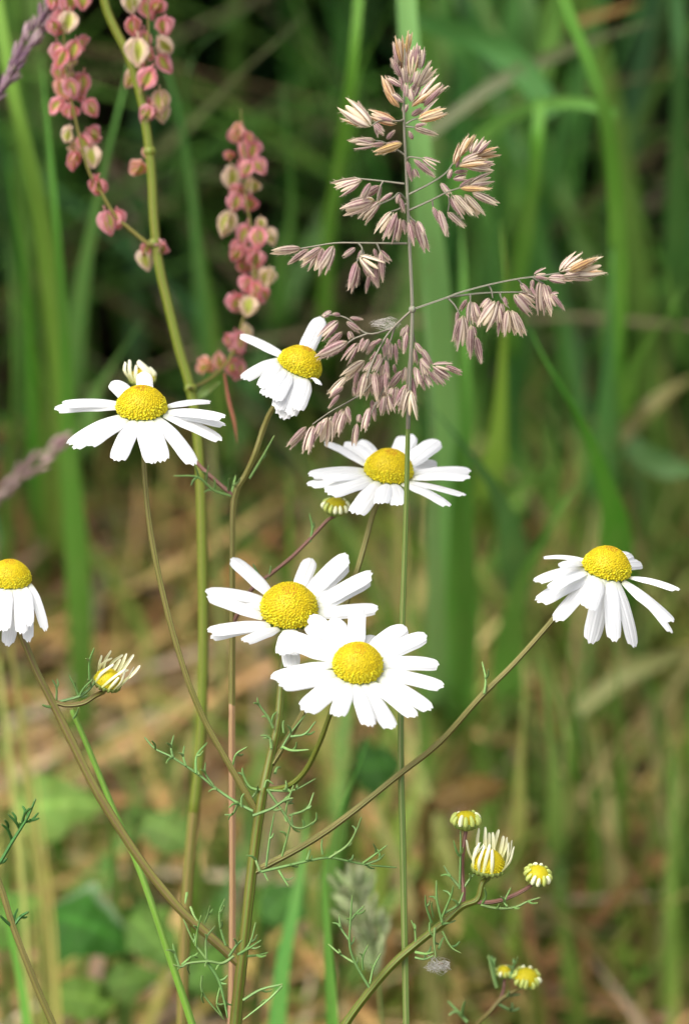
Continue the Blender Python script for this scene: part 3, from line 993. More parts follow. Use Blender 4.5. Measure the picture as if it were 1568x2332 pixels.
stem(pl, base, [(1300, 1360, .2), (1250, 1420, .2), (1170, 1510, .2), (1090, 1590, .2), (1000, 1690, .2), (900, 1770, .2), (790, 1858, .2), (700, 1920, .25), (580, 1984, .3)], 11, 16, 'stem_khaki', 'branch', head=hF[1:])
stem(pl, base, [(40, 1420, .1), (58, 1465, .1), (85, 1530, .1), (118, 1595, .1), (165, 1690, .1), (215, 1790, .1), (275, 1890, .15), (340, 1985, .2), (410, 2070, .25), (470, 2125, .3), (548, 2195, .35)], 15, 22, 'stem_brown', 'branch', head=hG[1:])
stem(pl, base, [(215, 1585, .15), (190, 1600, .1), (155, 1605, .1), (122, 1598, .1)], 12, 12, 'stem_brown', 'branch', head=hH[1:])
stem(pl, base, [(852, 1160, 1.5), (832, 1230, 1.4), (812, 1300, 1.3), (772, 1420, 1.2), (725, 1550, 1.0), (685, 1630, .8), (640, 1705, .5), (618, 1740, .4)], 12, 15, 'stem_khaki', 'branch', head=hC[1:])
f9 = lambda lobes, **k: feather(pl, base, Z9, K9, lobes, **k)
f9([[(655, 605), (570, 560), (450, 480), (350, 400), (200, 300), (100, 250), (40, 185)], [(200, 300), (190, 240), (205, 175)], [(275, 350), (258, 290), (265, 235)],
    [(330, 390), (335, 290), (395, 215)], [(430, 460), (385, 390), (385, 330)], [(570, 560), (540, 620), (495, 625)], [(590, 580), (590, 530), (605, 505)]], d=.1)
f9([[(720, 485), (640, 470), (600, 400), (595, 360)], [(540, 340), (560, 280), (620, 240)], [(640, 540), (680, 490), (720, 470)]], d=.3)
f9([[(735, 480), (790, 560), (840, 630), (880, 690), (940, 700), (1010, 660)], [(840, 630), (850, 560), (885, 460)], [(860, 630), (960, 590), (1000, 500)],
    [(880, 690), (875, 650), (880, 620)], [(990, 680), (1015, 650), (1015, 615)], [(735, 485), (830, 490), (900, 480), (1010, 420)]], d=-.1)
f9([[(655, 630), (760, 590), (830, 545), (880, 530)], [(830, 545), (870, 500), (890, 440)]], d=-.1)
f9([[(770, 130), (740, 70), (690, 0), (680, -40)], [(760, 100), (770, 60), (790, 40)]], d=.4)
f9([[(760, 250), (750, 190), (715, 190)]], d=.3)
f9([[(825, 240), (880, 260), (970, 255)], [(870, 180), (950, 165), (1010, 95)], [(830, 160), (825, 110), (830, 90)], [(815, 250), (870, 160), (950, 60)]], d=.3)
f9([[(780, 390), (790, 360), (810, 355)], [(720, 470), (735, 430), (770, 450)]], d=.2)
f9([[(700, 950), (870, 910), (980, 885), (1090, 870), (1200, 890), (1300, 910), (1470, 925)], [(960, 885), (975, 840), (980, 825)], [(1090, 870), (1190, 800), (1240, 720), (1270, 640)],
    [(1280, 900), (1350, 850), (1415, 800)], [(1300, 905), (1370, 880), (1400, 850)], [(800, 940), (830, 990), (855, 1030)], [(720, 960), (740, 1000)], [(1050, 850), (1045, 800), (1050, 760)]], d=.0)
f9([[(695, 950), (670, 880), (655, 815)], [(730, 920), (750, 760), (775, 620)], [(820, 860), (850, 750), (875, 650)]], d=.1)
f9([[(545, 1430), (480, 1470), (400, 1460), (290, 1470), (250, 1490), (205, 1480)], [(400, 1460), (320, 1350), (260, 1220)], [(330, 1370), (340, 1280), (360, 1200)], [(390, 1450), (390, 1330), (440, 1260)],
    [(500, 1370), (470, 1270), (465, 1180), (495, 1105)], [(240, 1500), (210, 1410), (200, 1360)], [(250, 1480), (310, 1430), (340, 1440)], [(380, 1240), (400, 1190), (410, 1145)], [(300, 1150), (320, 1200), (340, 1230)]], d=0)
f9([[(520, 1430), (560, 1370), (590, 1340)], [(570, 1420), (640, 1380), (700, 1340)], [(620, 1430), (680, 1425), (740, 1410)], [(590, 1420), (640, 1350), (670, 1240)]], d=-.1)
f9([[(400, 1470), (460, 1570), (490, 1680), (510, 1780)], [(460, 1570), (490, 1560), (510, 1540)], [(470, 1600), (450, 1700), (480, 1770)], [(365, 1540), (370, 1640), (490, 1790)]], d=0)
f9([[(600, 1680), (700, 1620), (820, 1590)], [(820, 1600), (740, 1680), (600, 1790)]], d=-.1)
f9([[(280, 1070), (275, 1095), (270, 1130)]], d=.2)
fG = lambda lobes, **k: feather(pl, base, OG, .3, lobes, **k)
fG([[(430, 1440), (600, 1395), (690, 1330), (720, 1280)], [(600, 1395), (570, 1320), (525, 1235)], [(430, 1420), (430, 1330), (400, 1270)], [(680, 1270), (680, 1130), (715, 1030)], [(600, 1400), (640, 1330), (700, 1270)]], d=.1)
fG([[(385, 1475), (355, 1472), (325, 1460)], [(560, 1560), (585, 1520), (600, 1480)]], d=.1)
feather(pl, base, (0, 0), 1, [[(1102, 1580), (1105, 1545), (1097, 1508)]], d=.1)

# --- second plant: tan stem, tattered head, withered bud behind the left daisy, small bud
base2 = P(524, 2420, 1.9)
base2 = Vector((base2.x, base2.y, 0))
p2 = empty('chamomile_plant', base2)
tag(p2, 'slimmer chamomile with a straight pinkish tan stem and one ragged daisy missing petals', 'flower', 'chamomile plants')
hB = flower(p2, base2, OB, (712, 598), 168, 1.0, 24, 22, 1.3, [
    (585, 485, 258, 348, 135), (765, 440, 878, 208, 135), (565, 525, 270, 690, 115, -1), (570, 560, 418, 762, 115), (590, 600, 458, 828, 125),
    (600, 620, 500, 845, 115), (620, 640, 540, 865, 115), (640, 670, 540, 925, 125), (690, 680, 560, 988, 140), (740, 695, 652, 978, 130), (790, 700, 695, 935, 135), (830, 695, 850, 730, 60)],
    arch=.06, label='ragged head with two raised petals and the rest hanging')
hI2 = opening(p2, base2, OA, (790, 440), 105, .7, 0, 24, 2.2, [
    (690, 460, 655, 315), (715, 470, 690, 298), (745, 470, 738, 340), (880, 450, 760, 300, 70), (895, 440, 850, 350, 60), (690, 440, 700, 380)], wz=30,
    label='withered bud with a few curled cream petals')
bI = bud(p2, base2, OC[0] + .3 * 385, OC[1] + .3 * 735, 29, 5, 24, 1.6, .5, 'small round green bud')
stem(p2, base2, [(622, 928, 1.5), (600, 975, 1.6), (582, 1030, 1.6), (560, 1080, 1.7), (537, 1120, 1.7), (530, 1180, 1.7), (529, 1300, 1.7), (529, 1450, 1.7), (528, 1610, 1.7)], 12, 16, 'stem_khaki', head=hB[1:], n=12)
stem(p2, base2, [(528, 1600, 1.7), (528, 1750, 1.7), (529, 1900, 1.75), (529, 2080, 1.8), (528, 2230, 1.85), (524, 2420, 1.9)], 16, 20, 'stem_tan', ground=True, n=12)
stem(p2, base2, [(330, 900, 2.2), (390, 990, 2.1), (440, 1045, 1.9), (480, 1085, 1.8), (530, 1128, 1.7)], 9, 10, 'stem_purple', 'branch', head=hI2[1:])
stem(p2, base2, [(745, 1185, 1.6), (705, 1228, 1.6), (660, 1272, 1.6), (615, 1308, 1.6), (570, 1345, 1.6), (530, 1420, 1.7)], 8, 10, 'stem_purple', 'branch', head=bI[1:])
feather(p2, base2, OA, .3, [[(1470, 1335), (1330, 1290), (1210, 1190), (1030, 1180)], [(1330, 1290), (1342, 1240), (1330, 1200)], [(1270, 1250), (1278, 1180), (1290, 1100)], [(1465, 1320), (1480, 1250), (1495, 1180)], [(1440, 1290), (1445, 1240), (1450, 1200)], [(1220, 1200), (1205, 1150), (1190, 1100)]], d=1.7)
feather(p2, base2, OB, .3, [[(340, 1440), (430, 1290), (525, 1120)]], d=1.6)
feather(p2, base2, OC, .3, [[(185, 1000), (205, 900), (185, 790)]], d=1.6)
feather(p2, base2, OD, .3, [[(560, 420), (520, 360), (485, 295)], [(590, 410), (610, 370), (620, 310)]], d=1.6)

# --- third plant: buds at the lower right
base3 = P(760, 2430, .3)
base3 = Vector((base3.x - 1, base3.y, 0))
p3 = empty('chamomile_plant', base3)
tag(p3, 'budding chamomile at the lower right, one opening bud between two closed buds', 'flower', 'chamomile plants')
hJ = opening(p3, base3, OJ, (420, 742), 132, 1.05, 4, 20, .2, [
    (268, 700, 248, 540), (280, 700, 360, 555), (290, 730, 385, 565), (310, 755, 350, 560), (350, 780, 385, 582), (380, 790, 432, 572), (445, 795, 452, 612),
    (320, 660, 345, 450), (370, 650, 395, 440), (415, 650, 427, 482), (450, 650, 500, 460), (490, 660, 455, 480), (530, 680, 535, 508),
    (555, 690, 566, 520), (545, 770, 578, 560), (565, 740, 602, 542), (530, 785, 620, 590)], wz=27, label='opening bud with a crown of upright cream petals')
bK = bud(p3, base3, OJ[0] + .3 * 250, OJ[1] + .3 * 395, 31, 0, 14, .3, .6)
bL = bud(p3, base3, OJ[0] + .3 * 795, OJ[1] + .3 * 810, 29, 14, 40, .3, .6)
z10 = lambda x, y, d: (Z10[0] + K9 * x, Z10[1] + K9 * y, d)
stem(p3, base3, [z10(918, 470, .2), z10(890, 560, .2), z10(800, 600, .2), z10(700, 690, .2), z10(560, 800, .2), z10(420, 920, .2), z10(280, 1080, .25), z10(150, 1255, .3), z10(70, 1400, .3)], 13, 26, 'stem_green', head=hJ[1:], ground=True, n=12)
stem(p3, base3, [z10(808, 300, .3), z10(804, 400, .3), z10(812, 500, .25), z10(812, 585, .2)], 9, 9, 'stem_purple', 'branch', head=bK[1:])
stem(p3, base3, [z10(1140, 515, .3), z10(1050, 555, .25), z10(970, 575, .2), z10(890, 575, .2)], 8, 10, 'stem_purple', 'branch', head=bL[1:])
f10 = lambda lobes, **k: feather(p3, base3, Z10, K9, lobes, **k)
f10([[(690, 690), (660, 560), (658, 455)], [(690, 660), (740, 540), (755, 480)], [(630, 690), (600, 600), (595, 540)], [(640, 660), (630, 600), (632, 575)], [(700, 640), (780, 590), (810, 520)], [(690, 700), (740, 690), (765, 680)]], d=.1)
f10([[(650, 720), (645, 800), (655, 890)], [(620, 690), (620, 740), (640, 770)], [(690, 740), (740, 830), (795, 865)], [(670, 840), (690, 790), (705, 770)]], d=0)
f10([[(795, 495), (740, 430), (700, 370)], [(790, 500), (795, 300), (795, 170)], [(785, 310), (770, 280), (755, 225)], [(815, 490), (850, 440), (880, 410)]], d=.25)
f10([[(910, 590), (1000, 610), (1100, 605), (1180, 570), (1245, 550)], [(1060, 600), (1045, 570), (1080, 495)], [(920, 580), (940, 540), (930, 495)]], d=.1)
f10([[(275, 1060), (200, 930), (165, 820), (170, 680), (180, 540)], [(165, 690), (200, 640), (245, 600)], [(160, 790), (115, 720), (105, 650)], [(190, 920), (110, 870), (45, 815)], [(280, 1040), (300, 950), (340, 870)], [(240, 960), (240, 890), (270, 820)]], d=0)
f10([[(540, 860), (600, 870), (640, 860)], [(535, 890), (590, 900), (640, 880)], [(540, 800), (535, 730), (515, 680)]], d=0)
fl = MB()
fc = P(997, 2199, 0)
for i in range(55):
    a1, a2 = rnd.uniform(0, 6.28), rnd.uniform(0, 6.28)
    rr = rnd.uniform(.4, 1)
    pp = []
    for t in range(5):
        q_ = a1 + t * .55
        pp.append(fc + RT * (.15 * rr * math.cos(q_) + rnd.uniform(-.06, .06)) + UP * (.10 * rr * math.sin(q_) * math.cos(a2) + rnd.uniform(-.06, .06)) + FWD * (.1 * rr * math.sin(q_) * math.sin(a2)))
    fl.tube(smooth(pp, 3), .0017, 3, (.62, .60, .55) if rnd.random() < .9 else (.6, .3, .2))
fl.tube(smooth([P(991, 2172, 0), P(993, 2186, 0), fc], 3), .004, 4, (.62, .60, .55))
fl.tube(smooth([P(972, 2172, 0), P(985, 2188, 0), fc], 3), .004, 4, (.62, .60, .55))
tag(fl.build('web_tuft', M['fluff'], at=fc), 'small grey tuft of spider silk hanging under the opening bud stem', 'web tuft', 'tufts of silk')

# --- fourth plant, bottom right
base4 = P(1090, 2430, 3.2)
base4 = Vector((base4.x - .5, base4.y, 0))
p4 = empty('chamomile_plant', base4)
tag(p4, 'short chamomile at the bottom right corner area with two small green buds side by side', 'flower', 'chamomile plants')
bM = bud(p4, base4, 1198, 2228, 29, 8, 40, 3, .45)
bN = bud(p4, base4, 1148, 2214, 19, 0, 24, 3.1, .3)
stem(p4, base4, [z10(1090, 1085, 3), z10(1020, 1130, 3), z10(960, 1200, 3), z10(880, 1280, 3.1), z10(820, 1400, 3.2)], 9, 14, 'stem_brown', head=bM[1:], ground=True)
stem(p4, base4, [z10(1042, 1050, 3.1), z10(1035, 1090, 3.1), z10(1015, 1140, 3)], 7, 8, 'stem_purple', 'branch', head=bN[1:])
f12 = lambda lobes, **k: feather(p4, base4, Z10, K9, lobes, w=9, **k)
f12([[(835, 1260), (780, 1200), (725, 1140)], [(800, 1220), (810, 1170), (820, 1140)]], d=3)
f12([[(1000, 1060), (985, 1010), (965, 930), (955, 880)], [(985, 1010), (985, 930), (992, 895)]], d=3)
f12([[(1080, 1010), (1090, 960), (1098, 930), (1095, 900)]], d=3)
f12([[(1000, 1150), (1060, 1110), (1130, 1100)], [(1000, 1150), (1080, 1190), (1130, 1180)]], d=3, col=(.16, .25, .08))

# --- fifth plant, lower left
base5 = P(150, 2440, .6)
base5 = Vector((base5.x + .6, base5.y, 0))
p5 = empty('chamomile_plant', base5)
tag(p5, 'leafy reddish chamomile stem crossing the bottom left corner, without flowers in view', 'flower', 'chamomile plants')
z11 = lambda x, y, d: (Z11[0] + .3 * x, Z11[1] + .3 * y, d)
stem(p5, base5, [z11(-160, 450, .5), z11(-70, 700, .5), z11(20, 930, .5), z11(100, 1190, .5), z11(200, 1450, .5), z11(300, 1700, .55), z11(410, 1950, .6), z11(480, 2150, .6)], 14, 18, 'stem_khaki', ground=True)
f13 = lambda lobes, **k: feather(p5, base5, Z11, .3, lobes, w=8, col=(.05, .16, .03), **k)
f13([[(-60, 760), (0, 710), (90, 560), (160, 450), (215, 360), (270, 230)], [(90, 530), (60, 460), (15, 420)], [(150, 450), (120, 400), (65, 345)], [(165, 440), (190, 340), (240, 290)], [(200, 400), (240, 390), (290, 335)], [(230, 390), (265, 385), (295, 375)]], d=.4)
f13([[(110, 1180), (160, 1120), (215, 1085)], [(100, 1160), (115, 1110), (135, 1065)], [(90, 1190), (40, 1150), (0, 1110)]], d=.5)

# ------------------------------------------------------------------ grasses in flower
def glume_mesh(name, opening_, wid=.19, inner=True):
    """two keeled boat-shaped glumes and the pale floret between them, along +Z from 0 to 1"""
    b = MB()
    for sgn in (-1, 1):
        rows, uvr = [], []
        rot = Matrix.Rotation(opening_ * sgn, 3, 'Y')
        for i in range(10):
            t = i / 9
            w_ = wid * 2.25 * t ** .6 * (1 - t) ** .95 + .003
            row, ur = [], []
            for j in range(9):
                a = (j / 8 - .5) * math.pi
                x = math.cos(a) ** .8 * w_ * 1.05 if abs(abs(a) - math.pi / 2) > 1e-6 else 0
                y = math.sin(a) * w_ * .8
                row.append(rot @ Vector((sgn * x + .012 * sgn, y, t)))
                ur.append((j / 8, t))
            rows.append(row)
            uvr.append(ur)
        b.grid(rows, uvr)
        for i in range(30):                                # soft hairs along the keel and edges
            t = rnd.uniform(.1, .95)
            w_ = wid * 2.25 * t ** .6 * (1 - t) ** .85
            a = rnd.choice([0, 0, 1.2, -1.2]) + rnd.uniform(-.3, .3)
            n_ = Vector((sgn * math.cos(a), math.sin(a), 0))
            p_ = Vector((sgn * math.cos(a) * w_, math.sin(a) * w_ * .8, t))
            q_ = p_ + n_ * rnd.uniform(.03, .08) + Vector((0, 0, .09))
            e_ = Vector((0, 0, .007))
            b.grid([[rot @ (p_ - e_), rot @ (p_ + e_)], [rot @ q_, rot @ (q_ + e_ * .2)]], [[(0, .9), (0, .9)], [(0, .95), (0, .95)]])
    if inner:
        b.ball(Vector((0, 0, .5)), Vector((0, 0, 1)), wid * .5, .36, 6, 6)
        for k in range(len(b.uv) - 49, len(b.uv)): b.uv[k] = (0.02, .95)
    return b.mesh(name, M['spk'])


GL = {'t': [glume_mesh('spikelet', .10, .13), glume_mesh('spikelet', .17, .12), glume_mesh('spikelet', .06, .14)],
      'p': [glume_mesh('spikelet', .03, .145), glume_mesh('spikelet', .08, .135), glume_mesh('spikelet', .13, .13)],
      'w': [glume_mesh('spikelet', .20, .15), glume_mesh('spikelet', .28, .14), glume_mesh('spikelet', .13, .16)]}
TC = {'t': (.50, .30, .12), 'p': (.34, .20, .175), 'w': (.52, .38, .28)}
TA = {'t': .6, 'p': .62, 'w': .95}


def put_spikelet(parent, pw, a, b_, kind, wk=1.0, me=None):
    ax = b_ - a
    L = ax.length
    z = ax / L
    x = z.orthogonal().normalized()
    y = z.cross(x)
    ro = rnd.uniform(0, 6.28)
    x, y = x * math.cos(ro) + y * math.sin(ro), y * math.cos(ro) - x * math.sin(ro)
    o = bpy.data.objects.new('spikelet', me or rnd.choice(GL[kind]))
    COL.objects.link(o)
    o.parent = parent
    ws = max(L, .22) * wk
    m = Matrix(((x.x * ws, y.x * ws, z.x * L, a.x - pw.x), (x.y * ws, y.y * ws, z.y * L, a.y - pw.y), (x.z * ws, y.z * ws, z.z * L, a.z - pw.z), (0, 0, 0, 1)))
    o.matrix_local = m
    v = rnd.uniform(.8, 1.2)
    c = TC[kind]
    o.color = (c[0] * v, c[1] * v * rnd.uniform(.9, 1.1), c[2] * v, TA[kind] * rnd.uniform(.8, 1.05))
    return o


O1, O2, O3, O4 = (744.3, 65.7), (620.2, 510.8), (948.6, 510.8), (620.2, 364.8)
gb = P(925, 2430, .3)
gb = Vector((gb.x, gb.y, 0))
fg = empty('flowering_grass', gb)
tag(fg, 'tall grass in flower with a feathery purple and tan seed head on a straight green stem', 'grass', 'grasses in flower')
culm_pts = [(921, 110), (919, 200), (920, 300), (925, 400), (932, 560), (938, 705), (934, 830), (929, 950), (925, 1130), (920, 1300), (915, 1450), (912, 1700), (917, 1950), (924, 2300), (925, 2430)]


def culm_d(y): return -.25 if y < 900 else -.25 + .55 * min(1, (y - 900) / 500)


top = [P(x, y, culm_d(y)) for x, y in culm_pts]
c = smooth(toground(top, .3), 6)
cut = next(i for i, p in enumerate(c) if p.z < P(929, 950, 0).z)
b = MB()
m = len(c)
b.tube(c[cut:], [S * .5 * (11 + 5 * min(1, (i + 1) / 30)) for i in range(m - cut)], 10)
b.build('stalk', M['culm'], fg, gb, at=c[-1])
b = MB()
b.tube(c[:cut + 1], [S * .5 * (4 + 6.5 * i / cut) for i in range(cut + 1)], 8)
b.ball(P(938, 705, -.25), UP, S * 9, S * 9, 8, 6, (1, 1, 1))
b.build('stalk', M['culm_grey'], fg, gb, at=c[cut])


def zz(o, pts): return [(o[0] + .3 * x, o[1] + .3 * y) for x, y in pts]


branches = [
    zz(O3, [(-30, 645), (0, 635), (230, 555), (320, 520), (540, 460), (760, 415), (870, 400), (1080, 370)]),
    zz(O3, [(230, 555), (420, 530), (550, 520), (740, 515), (790, 515), (880, 500)]),
    zz(O3, [(530, 458), (560, 490), (575, 560)]), zz(O3, [(235, 560), (290, 620), (325, 690)]), zz(O3, [(405, 535), (405, 570), (405, 600)]), zz(O3, [(405, 580), (400, 700), (410, 770)]),
    zz(O3, [(630, 515), (640, 560), (700, 640)]), zz(O3, [(760, 415), (785, 440), (800, 460)]), zz(O3, [(870, 400), (920, 430), (960, 450)]),
    [(938, 705), (899, 742), (875, 772), (850, 820), (835, 860)],
    [(893, 748), (836, 760), (788, 724), (740, 716)], [(836, 760), (800, 775), (775, 800)],
    [(899, 742), (880, 800), (840, 880), (800, 911), (755, 936), (712, 966)],
    [(938, 740), (945, 780), (970, 815), (1005, 842)], [(936, 780), (928, 850), (925, 900)], [(880, 800), (885, 850), (880, 900)], [(870, 790), (880, 860), (850, 930), (835, 960)],
    zz(O4, [(1020, 632), (800, 630), (640, 628), (470, 630), (280, 660), (100, 690)]), zz(O4, [(650, 628), (680, 680), (640, 770), (620, 790)]), zz(O4, [(680, 680), (720, 780), (735, 870)]), zz(O4, [(790, 630), (810, 680), (830, 740)]),
    zz(O4, [(1015, 268), (1190, 180), (1310, 100), (1370, 20)]), zz(O4, [(1025, 385), (1210, 300), (1330, 240), (1420, 210)]), zz(O4, [(1210, 300), (1215, 340), (1220, 370)]), zz(O4, [(1330, 240), (1340, 320), (1330, 390)]),
    zz(O4, [(1000, 180), (840, 160), (700, 145), (640, 140)]), zz(O4, [(840, 160), (820, 200), (790, 310)]), zz(O4, [(1012, 300), (960, 250), (910, 290), (800, 340)]), zz(O4, [(1015, 330), (960, 370), (900, 390)]), zz(O4, [(1020, 400), (1050, 440), (1090, 470)]),
    zz(O1, [(590, 960), (550, 930), (430, 860), (370, 850)]), zz(O1, [(575, 690), (540, 700), (400, 700), (340, 735)]), zz(O1, [(600, 1005), (620, 975), (660, 975), (720, 985)]), zz(O1, [(600, 720), (650, 690), (700, 680)]), zz(O1, [(595, 740), (640, 745), (665, 750)]),
]
for q in branches:
    y0 = q[0][1]
    dz = rnd.uniform(-.5, .3)
    pts = [P(x, y, culm_d(y0) + (dz * i / (len(q) - 1) if len(q) > 3 else 0)) for i, (x, y) in enumerate(q)]
    cc = smooth(pts, 5)
    b = MB()
    b.tube(cc, [S * .5 * (5.2 - 2.2 * i / len(cc)) for i in range(len(cc))], 6)
    b.build('branch', M['culm_grey'], fg, gb, at=pts[0])

SP = [
 (O1, 't', [(600,200,630,30),(570,260,545,65),(540,260,517,115),(575,330,572,130),(625,300,640,150),(700,310,720,150),(640,370,655,200),(600,350,600,190),(560,370,488,235),(540,310,525,180),(660,420,690,310),(620,430,640,290),(590,420,570,290),(520,590,435,375),(550,600,440,450),(580,560,500,490),(640,590,770,480),(630,480,690,390),(660,520,700,420),(600,520,600,420),(690,690,890,630),(330,735,125,655),(530,720,325,640),(500,700,390,670),(350,730,425,800),(360,880,210,875),(440,870,335,885),(570,870,375,940),(560,860,460,870),(720,980,835,1040),(1000,970,1080,820),(1020,960,1115,815),(1110,970,1295,930),(1020,1010,1150,960),(1000,1050,1060,1010),(960,1090,1060,1080),(980,1060,1010,930),(960,1030,1020,880),(1000,1040,1200,1010),(1010,1210,1225,1215),(1000,1200,1110,1155),(330,1170,265,1290),(360,1300,200,1350),(650,560,620,450),(580,480,550,350),(650,250,690,140),(560,180,560,90)]),
 (O1, 'w', [(680,290,690,130),(690,440,805,280),(690,560,870,400),(640,660,720,610),(700,690,870,585),(660,750,820,805),(665,740,750,720),(335,740,130,575),(300,680,235,560),(360,710,410,800),(370,845,175,850),(1090,950,1145,830),(1130,950,1210,840),(1040,1030,1250,1050),(1120,1040,1255,1020),(955,1140,1060,1125),(1080,1180,1250,1125),(1100,1245,1285,1325),(1045,1255,1165,1415),(970,1260,1120,1405),(910,1390,1040,1500),(270,1145,50,1185),(400,1190,270,1280),(360,1300,185,1325),(350,1310,130,1385),(385,1320,265,1460),(500,1385,395,1560)]),
 (O1, 'p', [(570,440,460,370),(730,590,870,440),(580,640,600,570),(650,840,620,780),(450,840,510,775),(605,1000,640,1145),(655,990,805,1115),(660,1060,680,1130),(920,1140,940,1070),(940,1260,1050,1420),(925,1290,990,1390),(860,1170,930,1260),(800,1350,860,1480),(850,1375,905,1560),(250,1160,95,1240),(405,1180,385,1300),(400,1310,280,1430),(500,1245,400,1310),(550,1245,530,1320),(555,1280,580,1390),(530,1390,460,1560)]),
 (O4, 'w', [(970,440,950,605),(990,450,1020,555),(1040,450,1100,575),(215,670,5,695),(370,660,225,770),(385,670,315,850),(660,730,810,830),(650,800,640,950)]),
 (O4, 'p', [(940,420,875,610),(1030,470,1070,635),(1090,470,1165,680),(1100,460,1150,560),(275,675,130,780),(380,665,345,800),(465,650,375,835),(350,690,225,800),(630,665,540,730),(680,680,670,760),(680,750,790,950),(640,770,590,980),(735,870,710,1000),(780,780,800,950),(820,690,835,905),(810,680,890,770),(770,670,790,740),(690,780,720,880)]),
 (O2, 'p', [(450,660,380,700),(515,690,460,680),(500,730,370,860),(585,710,680,720),(560,740,660,810),(530,815,420,930),(580,810,600,870),(570,890,350,1005),(645,900,550,1040),(730,870,680,960),(690,860,650,960),(830,870,750,920),(540,1230,440,1310),(510,1290,430,1390),(870,860,890,980),(860,900,850,1000),(930,900,940,1050),(1010,780,975,850),(1020,820,995,970),(1025,760,1000,880),(960,870,965,940),(800,970,740,1030),(820,980,800,1060),(830,1010,770,1120),(860,1030,880,1160),(850,1060,830,1150),(760,1040,700,1120),(650,1110,620,1230),(710,1120,645,1300),(800,1130,810,1280),(845,1120,840,1310),(860,1120,860,1270),(620,1220,620,1300),(920,1060,930,1130),(985,1110,890,1240),(1010,1080,1000,1200),(940,1230,940,1370),(1020,1215,945,1390),(1010,1240,970,1420),(910,1240,890,1300),(1050,1150,1085,1330),(870,1290,905,1430),(850,1300,830,1440),(820,1320,790,1400),(1080,900,1130,970),(1070,940,1080,1060),(1130,945,1200,1060),(1130,1010,1160,1150),(1120,1020,1190,1100),(1220,1090,1340,1165),(1210,1110,1300,1215),(1180,1110,1250,1210),(1150,1130,1200,1230),(1090,1090,1110,1220),(1110,1130,1150,1250),(1080,1080,1090,1170),(755,1330,775,1480),(735,1390,690,1560),(660,1440,650,1500),(640,1510,618,1670),(570,1380,570,1510),(560,1390,590,1490),(530,1400,500,1560),(780,880,720,980),(900,900,890,1020),(780,960,760,1060)]),
 (O2, 'w', [(700,1035,540,1165),(560,1160,430,1295),(720,1120,690,1315),(740,1130,730,1290),(770,1115,790,1325),(1045,1260,1040,1465),(1210,1070,1350,1110),(1310,1075,1430,1130),(725,1400,710,1530)]),
 (OB, 'p', [(770,1050,640,1200),(820,1040,765,1240),(880,1010,850,1110),(960,970,930,1150),(1000,940,980,1050),(1050,930,1000,1105),(1080,900,1090,1010)]),
 (OB, 'w', [(930,980,870,1180)]),
 (O3, 'w', [(1080,360,1215,240),(1110,350,1265,260),(1180,370,1410,310),(1110,390,1315,395),(1000,400,1190,415),(885,385,980,375),(860,470,900,550),(960,450,1015,670),(1020,530,1110,640),(1010,540,1070,545),(1000,540,1055,630),(770,515,905,605),(590,580,470,750),(600,590,500,780),(690,650,700,835),(720,650,765,830),(735,660,812,840)]),
 (O3, 't', [(1150,360,1355,265),(1160,380,1380,340),(990,410,1120,430),(880,420,870,480),(660,550,680,620)]),
 (O3, 'p', [(890,400,990,410),(785,445,850,530),(930,430,940,670),(990,460,1030,560),(735,530,855,680),(550,560,490,640),(560,570,530,680),(620,580,600,680),(620,620,630,760),(650,650,645,835),(640,600,650,690),(380,570,330,650),(405,580,405,750),(430,590,470,720),(440,640,470,770),(310,660,300,760),(325,710,280,880),(350,690,345,940),(410,760,405,1000),(420,770,440,850),(445,850,485,1040)]),
]
allsp = []
for o, kd, lst in SP:
    for x0, y0, x1, y1 in lst:
        a0, b0 = (o[0] + .3 * x0, o[1] + .3 * y0), (o[0] + .3 * x1, o[1] + .3 * y1)
        ln = math.hypot(b0[0] - a0[0], b0[1] - a0[1])
        dd = -.3 + rnd.uniform(-.35, .4)
        b0 = (a0[0] + (b0[0] - a0[0]) * 1.12, a0[1] + (b0[1] - a0[1]) * 1.12)
        allsp.append((ln, P(*a0, dd), P(*b0, dd + rnd.uniform(-.35, .35) * ln * S), kd))
allsp.sort(key=lambda t: -t[0])
rest = []
for i, (ln, a, b_, kd) in enumerate(allsp):
    if i < 100: put_spikelet(fg, gb, a, b_, kd, rnd.uniform(.95, 1.2))
    else: rest.append((a, b_, kd))


def merged_spikelets(parent, pw, lst, name='spikelet_cluster', wk=1.15):
    """the smaller spikelets of a head as one mesh"""
    mb = MB()
    me_src = {k: [([Vector(v.co) for v in me.vertices], [tuple(p.vertices) for p in me.polygons], me) for me in GL[k]] for k in GL}
    uvsrc = {}
    for a, b_, kd in lst:
        vs, fs, me = rnd.choice(me_src[kd])
        if me.name not in uvsrc:
            arr = [None] * len(vs)
            for lp, uvd in zip(me.loops, me.uv_layers[0].data): arr[lp.vertex_index] = tuple(uvd.uv)
            uvsrc[me.name] = [q if q else (0, 0) for q in arr]
        ax = b_ - a
        L = ax.length
        z = ax / L
        x = z.orthogonal().normalized()
        y = z.cross(x)
        ro = rnd.uniform(0, 6.28)
        x, y = x * math.cos(ro) + y * math.sin(ro), y * math.cos(ro) - x * math.sin(ro)
        ws = max(L, .22) * wk
        b0 = len(mb.v)
        for v in vs: mb.v.append(tuple(a + x * (v.x * ws) + y * (v.y * ws) + z * (v.z * L)))
        mb.uv += uvsrc[me.name]
        mb.c += [(1, 1, 1)] * len(vs)
        mb.f += [tuple(b0 + i for i in f) for f in fs]
    o = mb.build(name, M['spk'], parent, pw, at=lst[0][0])
    o.color = (*TC['p'], .6)
    o['kind'] = 'stuff'
    return o


